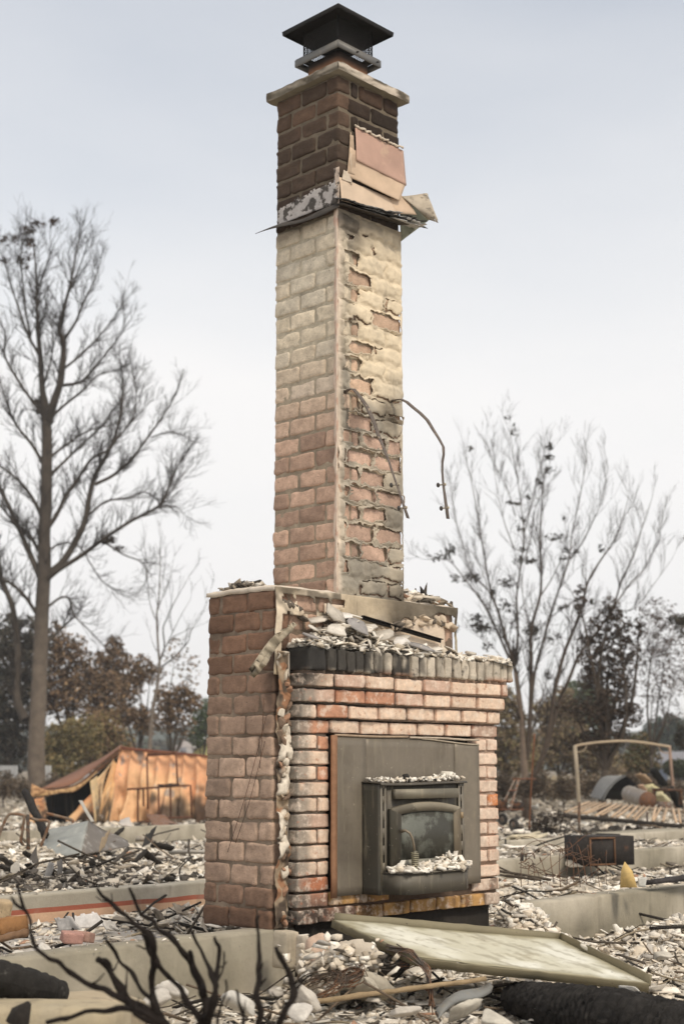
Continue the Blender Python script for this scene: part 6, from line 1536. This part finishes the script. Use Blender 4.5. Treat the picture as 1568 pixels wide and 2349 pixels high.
# charred boards, left & right fields
cbs = [(0, 1090, 200, 1170, 10.5), (180, 1080, 330, 1200, 10.6), (330, 1130, 380, 1260, 10.2), (250, 1240, 410, 1220, 9.8), (700, 1110, 840, 980, 11), (820, 1120, 960, 990, 11), (760, 890, 800, 850, 13.5), (940, 1000, 1090, 1120, 11.2), (0, 1030, 150, 1140, 10.4), (1000, 950, 1130, 980, 12.5), (110, 1150, 260, 1190, 10.1), (600, 1060, 640, 1190, 10.6), (430, 1140, 560, 1110, 10.4), (160, 1000, 240, 1060, 11.4), (1080, 1180, 1200, 1190, 9.9)]
for i, (x0, y0, x1, y1, Y) in enumerate(cbs):
    mb = MB(); mb.beam(c5(x0, y0, Y), c5(x1, y1, Y + .2), rng.uniform(.025, .06), rng.uniform(.012, .03), (.03, .026, .022) if i % 4 else (.09, .08, .07), rng.uniform(0, 1), 8, .003)
    solo('charred_board', mb, m_char, 'black charred board lying in the rubble field left of the chimney', 'board', 'charred boards in the left rubble field')
shts = [(200, 1160, 260, 1080, 10.7, (.10, .09, .08)), (370, 1180, 420, 1180, 10.3, (.16, .15, .14)), (920, 980, 1000, 930, 12.8, (.04, .038, .036)), (280, 1180, 330, 1230, 10, (.30, .29, .28)), (60, 1220, 140, 1180, 10, (.50, .46, .40)), (640, 1010, 700, 960, 11.8, (.28, .22, .15))]
for i, (x0, y0, x1, y1, Y, col) in enumerate(shts):
    mb = MB(); a = c5(x0, y0, Y); b = c5(x1, y1, Y + .1); up_ = np.array([rng.uniform(-.05, .05), .1, .16]); sheet(mb, [a, b, b + up_, a + up_ * .8], 10, 10, .03, 9, col, thick=.004, jag=.15, off=i * 4)
    solo('burnt_sheet', mb, m_rub, 'small burnt curled metal sheet standing in the left rubble field', 'metal sheet', 'burnt sheets in the left rubble field')

# car, house, fence far left
def tb(x0, x1, y0, y1, Y): # world extents from picture box at depth Y
    a = P(x0, y1, Y); b = P(x1, y0, Y); return a, b
car = thing('parked_car', 'pale silver car mostly hidden behind the fallen shed roof', 'car', (P(195, 1800, 95)[0], 95, -.35))
cx, cy, cz = BASE[car.name]
body = [(-2.2, .35), (-2.15, .75), (-1.5, .85), (-1.0, 1.25), (-.4, 1.42), (.5, 1.40), (1.15, 1.0), (1.95, .85), (2.2, .6), (2.2, .3)]
mb = MB(); g = []
for s in (-.85, -.75, 0, .75, .85):
    g.append([np.array([cx + x, cy + s, cz + (z if abs(s) < .8 else (z * .93 if z > .9 else z))]) for x, z in body])
mb.grid(np.array(g), (.50, .52, .54)); 
for s in (-.85, .85):
    k = len(body); mb.add([np.array([cx + x, cy + s, cz + (z * .93 if z > .9 else z)]) for x, z in body], [list(range(k)) if s > 0 else list(range(k))[::-1]], (.50, .52, .54))
part('body', mb, M('car_paint', .35, .2, var=.05, bump=0, spec=.5), car, smooth=False)
mb = MB()
for s in (-.86, .86):
    mb.add([(cx - 1.0, cy + s, cz + .86), (cx - .85, cy + s, cz + 1.14), (cx - .35, cy + s, cz + 1.27), (cx + .45, cy + s, cz + 1.25), (cx + .95, cy + s, cz + .90)], [[4, 3, 2, 1, 0]] if s > 0 else [[0, 1, 2, 3, 4]], (.03, .035, .04))
part('side_window', mb, m_glass, car)
for x in (-1.4, 1.35):
    for s in (-.8, .8):
        mb = MB(); mb.tube([(cx + x, cy + s - .1, cz + .33), (cx + x, cy + s + .1, cz + .33)], .33, 18, (.02, .02, .02)); part('wheel', mb, m_dark, car)
def house(name, label, Y, x0, x1, yb, ye, yr, wallc, roofc, depth=8, gable=None):
    a = P(x0, yb, Y); b = P(x1, ye, Y); zr_ = P(x0, yr, Y)[2]; zb = -.4; ze = b[2]; X0, X1 = a[0], b[0]
    h = thing(name, label, 'house', ((X0 + X1) / 2, Y + depth / 2, zb))
    mb = MB(); mb.box(((X0 + X1) / 2, Y + depth / 2, (zb + ze) / 2), (X1 - X0, depth, ze - zb), wallc)
    xm = (X0 + X1) / 2
    mb.add([(X0, Y + .01, ze), (X1, Y + .01, ze), (X1, Y + depth / 2, zr_ - .1), (X0, Y + depth / 2, zr_ - .1), (X0, Y + depth - .01, ze), (X1, Y + depth - .01, ze)], [[0, 3, 4], [1, 5, 2]], wallc)
    part('wall', mb, m_paint, h)
    mb = MB(); o = .5
    g = np.array([[(x, Y - o, ze - .15), (x, Y + depth / 2, zr_), (x, Y + depth + o, ze - .15)] for x in np.linspace(X0 - o, X1 + o, 12)]); mb.grid(g, roofc, thick=.15); part('roof', mb, m_paint, h)
    for t in (.3, .7):
        mb = MB(); mb.box((X0 + (X1 - X0) * t, Y - .02, ze - (ze - zb) * .42), (1.2, .06, 1.0), (.06, .07, .08)); fr_ = part('window', mb, m_glass, h)
        m2 = MB(); 
        for dx, dz_, sx, sz in ((0, .53, 1.4, .1), (0, -.53, 1.4, .1), (-.65, 0, .1, .96), (.65, 0, .1, .96)): m2.box((X0 + (X1 - X0) * t + dx, Y - .05, ze - (ze - zb) * .42 + dz_), (sx, .07, sz), (.7, .7, .68))
        part('window_frame', m2, m_paint, fr_)
    return h
# yellow house with its gable turned to the camera
hy = thing('yellow_house', 'pale yellow gabled house with grey roof left of the chimney', 'house', (P(455, 1760, 95)[0], 99, -.3))
X0 = P(440, 1700, 95)[0]; X1 = P(560, 1700, 95)[0]; zE = P(450, 1728, 95)[2]; zR = P(520, 1685, 95)[2]; xm = (X0 + X1) / 2
mb = MB(); mb.add([(X0, 95, -.4), (X1, 95, -.4), (X1, 95, zE), (xm, 95, zR), (X0, 95, zE), (X0, 106, -.4), (X1, 106, -.4), (X1, 106, zE), (xm, 106, zR), (X0, 106, zE)], [[0, 1, 2, 3, 4], [9, 8, 7, 6, 5], [0, 4, 9, 5], [1, 6, 7, 2]], (.62, .60, .26)); part('wall', mb, m_paint, hy)
mb = MB(); X0b = P(400, 1700, 95)[0]
g = np.array([[(X0b - .2, y, zE - .55), (xm, y, zR + .12), (X1 + .5, y, zE - .2)] for y in np.linspace(94.4, 107, 8)]); mb.grid(g, (.30, .27, .27), thick=-.15); part('roof', mb, m_paint, hy)
mb = MB(); mb.beam((X0b - .2, 94.35, zE - .5), (xm, 94.35, zR + .15), .1, .25, (.75, .74, .7)); part('bargeboard', mb, m_paint, hy)
mb = MB(); c = P(423, 1718, 90); mb.box(c - [0, 0, .3], (1.0, 1.0, .8), (.36, .34, .33)); mb.add([c + [-.6, -.52, .1], c + [.6, -.52, .1], c + [0, -.52, .55], c + [-.6, .5, .1], c + [.6, .5, .1], c + [0, .5, .55]], [[0, 1, 2], [5, 4, 3], [0, 2, 5, 3], [1, 4, 5, 2]], (.34, .31, .30)); dm = part('dormer', mb, m_paint, hy)
mb = MB(); mb.box(c - [0, .54, .1], (.35, .06, .35), (.22, .22, .24)); part('vent_louvre', mb, m_paint, dm)
house('blue_house', 'blue-grey house at the right edge behind the metal arch', 80, 1525, 1640, 1800, 1748, 1722, (.30, .35, .45), (.20, .20, .22))
fnc = MB(); a = P(-40, 1765, 56); 
for i in range(30):
    x = a[0] + i * .13
    if 10 < i < 16 or i > 20: continue
    fnc.box((x, 56 + rng.normal(0, .004), a[2] / 2 - .2), (.12, .025, a[2] + .7), (.42, .42, .41))
solo('white_fence', fnc, m_paint, 'white plank fence behind the base of the tall bare tree', 'fence')
mb = MB(); 
for i in range(22): 
    p = P(1250 + i * 2.6, 1800, 46); mb.box((p[0], 46 + rng.normal(0, .01), p[2] - .1), (.035, .03, .7 + .1 * math.sin(i)), (.30, .25, .17))
solo('tan_fence', mb, m_wood, 'tan picket fence remnant left of the metal arch', 'fence')

# ---------------------------------------------------------------- right middle distance
def c7(x, y, Y): return P((1440 + x / 2.785) / 1.2774, (2150 + y / 2.785) / 1.2774, Y)
arch_ = thing('metal_arch_frame', 'tan metal arch frame with curved top standing in the right background', 'arch frame', c7(1080, 600, 33))
mb = MB(); mb.tube([c7(678, 98, 33), c7(690, 250, 33), c7(703, 420, 33), c7(712, 620, 33), c7(714, 700, 33)], .045, 8, (.36, .30, .22)); part('post', mb, m_rust3 := M('tan_metal', .8, .1, var=.2, vs=4, bump=.2), arch_)
mb = MB(); mb.tube([c7(1450, 105, 33), c7(1465, 300, 33), c7(1485, 500, 33), c7(1500, 660, 33)], .036, 8, (.28, .19, .14)); part('post', mb, m_rust3, arch_)
mb = MB(); mb.tube(spline([c7(672, 105, 33), c7(740, 88, 33), c7(900, 68, 33), c7(1080, 60, 33), c7(1230, 72, 33), c7(1350, 90, 33), c7(1460, 108, 33)], 4), .030, 8, (.42, .33, .23)); part('curved_bar', mb, m_rust3, arch_)
mb = MB(); mb.tube(spline([c7(772, 92, 33), c7(765, 120, 33), c7(735, 145, 33), c7(695, 150, 33)], 4), .012, 6, (.40, .32, .22)); mb.tube(spline([c7(1360, 95, 33), c7(1375, 135, 33), c7(1405, 155, 33), c7(1450, 158, 33)], 4), .012, 6, (.36, .26, .18)); part('brace', mb, m_rust3, arch_)
# corrugated half pipe
cul = MB(); g = []
def edge_c(px, Y): return spline([c7(x, y, Y) for x, y in px], 8)
e0 = edge_c([(800, 515), (835, 440), (880, 375), (930, 345), (1040, 345)], 32.8); e1 = edge_c([(905, 540), (935, 475), (985, 410), (1030, 370), (1090, 335)], 31.0)
for t in np.linspace(0, 1, 14): g.append(e0 * (1 - t) + e1 * t + np.array([0, 0, .012]) * math.sin(t * 30))
cul.grid(np.array(g), (.22, .22, .215), thick=.02)
e2 = edge_c([(905, 540), (960, 545), (1010, 545), (1050, 540), (1100, 530)], 31.6)
e3 = edge_c([(1090, 335), (1110, 350), (1140, 370), (1170, 400), (1200, 410)], 31.2)
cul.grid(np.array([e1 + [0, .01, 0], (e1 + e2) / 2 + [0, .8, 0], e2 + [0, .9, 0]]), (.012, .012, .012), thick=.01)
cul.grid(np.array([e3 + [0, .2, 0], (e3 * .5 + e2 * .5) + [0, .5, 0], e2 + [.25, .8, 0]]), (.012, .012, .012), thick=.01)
solo('corrugated_half_pipe', cul, m_dark, 'grey curved corrugated sheet shell with a black hollow behind the arch frame', 'corrugated sheet', smooth=True)
br = thing('metal_barrel', 'dented grey-brown barrel lying on its side beside the corrugated shell', 'barrel', c7(1200, 580, 29))
mb = MB(); a, b = c7(1120, 490, 29.6), c7(1270, 545, 28.6); tt = np.linspace(0, 1, 24); mb.tube(a + (b - a) * tt[:, None], .165 + .007 * (np.abs(((tt * 3) % 1) - .5) < .06), 24, (.25, .22, .19)); part('drum', mb, m_sheetg, br, smooth=True)
mb = MB(); mb.tube([b - (b - a) * .01, b + (b - a) * .03], .172, 24, (.16, .09, .06)); part('rim', mb, m_rust, br)
def bd2(name, pts, Y, w_, t_, col, lab, cat, mat=m_char):
    mb = MB(); mb.beam(c7(*pts[0], Y), c7(*pts[1], Y + .3), w_, t_, col, .3, 8, .01); return solo(name, mb, mat, lab, cat)
bd2('charred_slab', ((1320, 290), (1410, 430)), 31, .17, .04, (.02, .02, .018), 'black square slab tilted up under the right end of the arch', 'slab')
bd2('charred_slab', ((1450, 440), (1540, 600)), 30, .15, .04, (.02, .02, .018), 'black slab leaning right of the barrel, below the tilted one', 'slab')
bd2('bent_tan_sheet', ((1190, 330), (1280, 400)), 32, .18, .03, (.40, .28, .18), 'tan bent sheet between the corrugated shell and the tilted slab', 'metal sheet', m_sheet)
bd2('bent_tan_sheet', ((1215, 420), (1270, 520)), 31, .13, .03, (.50, .34, .24), 'pinkish sheet standing just behind the barrel', 'metal sheet', m_sheet)
bd2('yellow_insulation', ((1270, 440), (1370, 520)), 31.4, .24, .16, (.50, .45, .26), 'yellowish insulation mass right of the barrel', 'insulation', m_rub)
bd2('yellow_insulation', ((1350, 500), (1430, 560)), 29.5, .17, .12, (.48, .44, .28), 'yellowish insulation mass low by the small grey box', 'insulation', m_rub)
mb = MB(); mb.box(c7(1405, 585, 28.5), (.20, .18, .15), (.20, .17, .15), .3, jit=.006); solo('small_metal_box', mb, m_rust, 'small grey-brown box on the ground right of the barrel', 'box')
mb = MB(); mb.box(c7(1440, 460, 29.2), (.60, .25, .05), (.06, .04, .03), .05, jit=.01); 
for x in (1325, 1540): mb.box(c7(x, 520, 29.2), (.04, .2, .30), (.06, .045, .035))
solo('burnt_bench', mb, m_rust, 'burnt dark bench frame right of the barrel behind the arch post', 'bench')
# lath frame lying flat
lt = thing('wooden_lath_frame', 'flat frame of pale wooden laths lying on dark ground right', 'lath frame', PZ(1420, 1895, -.35))
mb = MB(); 
pA, pB, pC, pD = c7(560, 665, 23.5), c7(1700, 770, 20.8), c7(1620, 640, 26.5), c7(800, 575, 28.0)
for t in np.linspace(0, 1, 19):
    a = pA + (pB - pA) * t; b = pD + (pC - pD) * t; a = a + rng.normal(0, .04, 3) * [1, 1, .3]
    mb = MB(); mb.beam(a + [0, 0, .05], b + [0, 0, .05], .038, .02, np.array([.50, .36, .24]) * rng.uniform(.8, 1.15), 0, 4, .003); part('lath', mb, m_wood, lt)
mb = MB(); mb.beam(pA, pB, .07, .06, (.06, .05, .04), 0, 10, .003); part('edge_rail', mb, m_char, lt)
mb = MB(); mb.beam(pD, pC, .10, .06, (.45, .38, .30), 0, 10, .003); part('edge_rail', mb, m_wood, lt)
# thin posts
for (x0, y0, x1, y1, Y, r, col, lab) in ((350, 0, 305, 790, 20, .012, (.17, .08, .045), 'tall thin rusty pole leaning beside the burnt bush'), (714, 555, 716, 800, 20, .020, (.16, .13, .10), 'short dark steel stake left of the lath frame'), (1270, 640, 1270, 730, 22, .015, (.10, .08, .07), 'short stake standing in front of the lath frame')):
    mb = MB(); mb.tube(spline([c7(x0, y0, Y), c7((x0 + x1) / 2 - 4, (y0 + y1) / 2, Y), c7(x1, y1, Y)], 5), r, 6, col); solo('steel_stake' if y0 > 100 else 'rusty_pole', mb, m_rust, lab, 'stake' if y0 > 100 else 'pole')
mb = MB(); mb.tube([c7(714, 545, 20), c7(714, 570, 20)], .035, 8, (.6, .58, .55))
# hand truck / mower
ht = thing('burnt_garden_tiller', 'burnt garden machine with two wheels and a slanted frame beside the fireplace', 'garden machine', c7(130, 790, 20))
bars7 = lambda lst, Y, r, col: [mb.tube([c7(a, b, Y), c7(c, d, Y)], r, 6, col) for a, b, c, d in lst]
mb = MB(); mb.beam(c7(222, 365, 20.2), c7(150, 620, 19.8), .035, .012, (.22, .18, .15), 0, 4); mb.beam(c7(190, 370, 20.2), c7(105, 545, 19.9), .028, .012, (.20, .17, .14), 0, 4); bars7([(165, 368, 360, 368), (140, 465, 200, 462), (40, 620, 260, 620), (0, 700, 150, 815)], 20, .010, (.20, .10, .07)); part('frame', mb, m_rust, ht)
mb = MB(); mb.box(c7(60, 580, 20.2), (.20, .18, .14), (.05, .042, .036), .3, jit=.02); mb.box(c7(210, 590, 20.3), (.16, .15, .11), (.05, .04, .036), .1, jit=.02); part('engine', mb, m_rust, ht)
for (x, y, Y) in ((180, 740, 19.6), (90, 700, 20.4)):
    c = c7(x, y, Y); ax = np.array([.75, .66, 0.]); mb = MB(); th = np.linspace(0, 2 * math.pi, 26); e = np.array([-.66, .75, 0.])
    mb.tube([c + (e * math.cos(t) + np.array([0, 0, 1.]) * math.sin(t)) * .062 for t in th], .024, 8, (.05, .046, .042), cap=False); wh = part('wheel', mb, m_dark, ht, smooth=True)
    m2 = MB(); m2.tube([c - ax * .015, c + ax * .015], .042, 16, (.24, .22, .19)); part('hub', m2, m_rust, wh)
# black box
sf = thing('burnt_black_box', 'rust-stained black metal box with a framed door on the right rubble', 'metal box', c7(920, 945, 12.6))
rotb = rotm(0, 0, R(24))
cbx = PZ(1385, 1988, -.03) + [0, .22, .12]
mb = MB(); mb.box(cbx, (.44, .36, .235), (.035, .03, .027), rot=rotb, jit=.002); part('box_body', mb, m_rust4 := M('black_rust', .8, .2, var=.4, vs=14, bump=.4, bs=50, patch=((.16, .08, .045), 12, .58, .7, .6)), sf)
mb = MB(); f0 = cbx + rotb @ np.array([-.09, -.184, 0])
for dx, dz_, sx, sz in ((0, .105, .25, .014), (0, -.105, .25, .014), (-.118, 0, .014, .196), (.118, 0, .014, .196)): mb.box(f0 + rotb @ np.array([dx, -.004, dz_]), (sx, .008, sz), (.15, .085, .05), rot=rotb)
part('door_frame', mb, m_rust, sf)
mb = MB(); sheet(mb, [PZ(1290, 1985, -.03), PZ(1345, 1988, -.03), P(1330, 1940, 12.6), P(1310, 1948, 12.6)], 12, 12, .05, 9, (.36, .32, .26), thick=.005, jag=.15); solo('crumpled_metal', mb, m_rub, 'crumpled greyish sheet leaning on the left of the black box', 'scrap metal')
# yellow shard + grey flap, dark board
mb = MB(); g0 = PZ(1425, 2037, .05); mb.add([P(1421, 2036, 8.55), P(1461, 2036, 8.45), P(1450, 1998, 8.5), P(1432, 1976, 8.55), P(1424, 1996, 8.55)] + [P(1421, 2036, 8.62), P(1461, 2036, 8.52), P(1450, 1998, 8.57), P(1432, 1976, 8.62), P(1424, 1996, 8.62)], [[0, 1, 2, 3, 4], [9, 8, 7, 6, 5]] + [[i, 5 + i, 5 + (i + 1) % 5, (i + 1) % 5] for i in range(5)], (.60, .43, .18)); solo('yellow_shard', mb, m_rub, 'pointed yellow shard standing upright on the right foundation wall', 'shard')
mb = MB(); sheet(mb, [P(1464, 2035, 8.6), P(1480, 2035, 8.6), P(1483, 2012, 8.6), P(1462, 2014, 8.6)], 6, 6, .01, 5, (.55, .55, .52), thick=.006); solo('grey_flap', mb, m_rub, 'small grey-white plate right of the yellow shard', 'plate')
mb = MB(); mb.beam(P(1482, 2025, 8.9), P(1640, 2005, 9.3), .09, .03, (.05, .045, .045), .1, 10, .003); solo('dark_board', mb, m_char, 'dark board lying right of the grey plate by the right edge', 'board')
# wire mesh remnant
wm = MB()
for i in range(14):
    x = 1195 + i * 15; base = PZ(x, 2035 - (i % 3) * 6, .02); h_ = rng.uniform(.12, .26)
    pts = [base + np.array([.05 * math.sin(i + t * 2) * t, .2 * t, h_ * math.sin(t * 2.2)]) for t in np.linspace(0, 1, 8)]; wm.tube(pts, .0025, 4, (.09, .06, .045))
for i in range(8):
    a = PZ(1200, 2020, .02) + [0, .05 * i, .03 * i]; b = PZ(1375, 2005, .03) + [0, .04 * i, .03 * i]; pts = [a + (b - a) * t + np.array([0, 0, .06 * math.sin(t * 7 + i)]) for t in np.linspace(0, 1, 16)]; wm.tube(pts, .0022, 4, (.09, .06, .045))
solo('wire_mesh', wm, m_rust, 'bent rusty wire mesh lying on the white rubble right of the fireplace', 'wire mesh')
for (x0, y0, x1, y1, Y, lab) in ((1145, 1998, 1260, 2018, 9.6, 'thin charred board nearest the fireplace corner on the right rubble'), (1150, 2008, 1235, 2018, 9.2, 'thin charred board lying just below the one nearest the corner')):
    mb = MB(); mb.beam(P(x0, y0, Y), P(x1, y1, Y - .3), .03, .015, (.10, .08, .06), .2, 8, .002); solo('charred_board', mb, m_char, lab, 'board')
stk = MB(); g = P(1200, 1915, 15)
for i in range(7):
    stk.beam(P(1150 + i * 9, 1932 - (i % 3) * 6, 15), P(1215 + i * 6, 1925 - (i % 4) * 5, 15.4), .06, .03, (.52, .46, .34), .2, 4, .004)
solo('splintered_wood_pile', stk, m_wood, 'pile of pale splintered wood on the short wall behind the fireplace', 'wood pile')
mb = MB(); pts = spline([P(1205, 1975, 11.4), P(1207, 1960, 11.4), P(1214, 1958, 11.4), P(1222, 1958, 11.4), P(1226, 1970, 11.4)], 5); mb.tube(pts, .006, 6, (.06, .05, .045)); mb.tube([P(1196, 1975, 11.4), P(1197, 1958, 11.4)], .015, 6, (.03, .03, .03)); solo('bent_rod', mb, m_rust, 'small bent black rod on the foundation wall left of the black box', 'rod')

for k_, (p0_, p1_, lab_) in enumerate((((617, 1640), (529, 1958), 'thin wire hanging down the left side of the chimney base, the longest one'), ((612, 1700), (548, 1935), 'thin wire hanging down the left side of the chimney base beside the longest one'), ((622, 1600), (603, 1762), 'short dark wire hanging at the left corner of the chimney base'))):
    a = W(U0 - .012, .03 + .01 * k_, P(*p0_, 6.7)[2]); b = W(U0 - .014, .03 + (617 - p1_[0]) / 3267 * 6.8 / .70, P(*p1_, 6.8)[2]); m_ = (a + b) / 2 + [0, 0, -.03]
    mb = MB(); mb.tube(spline([a, m_, b], 8), .0013, 4, (.05, .035, .03)); solo('hanging_wire', mb, m_rust, lab_, 'wire')

# ---------------------------------------------------------------- thin smoke haze
hz_m = bpy.data.materials.new('smoke_haze'); hz_m.use_nodes = True
for n_ in list(hz_m.node_tree.nodes):
    if n_.type != 'OUTPUT_MATERIAL': hz_m.node_tree.nodes.remove(n_)
pv = hz_m.node_tree.nodes.new('ShaderNodeVolumePrincipled'); pv.inputs['Color'].default_value = (.93, .95, 1.0, 1); pv.inputs['Density'].default_value = .0008
hz_m.node_tree.links.new(pv.outputs[0], [n_ for n_ in hz_m.node_tree.nodes if n_.type == 'OUTPUT_MATERIAL'][0].inputs['Volume'])
hzb = MB(); hzb.box((0, 205, 15), (1000, 450, 40), (.5, .5, .5)); solo('haze', hzb, hz_m, kind='stuff')
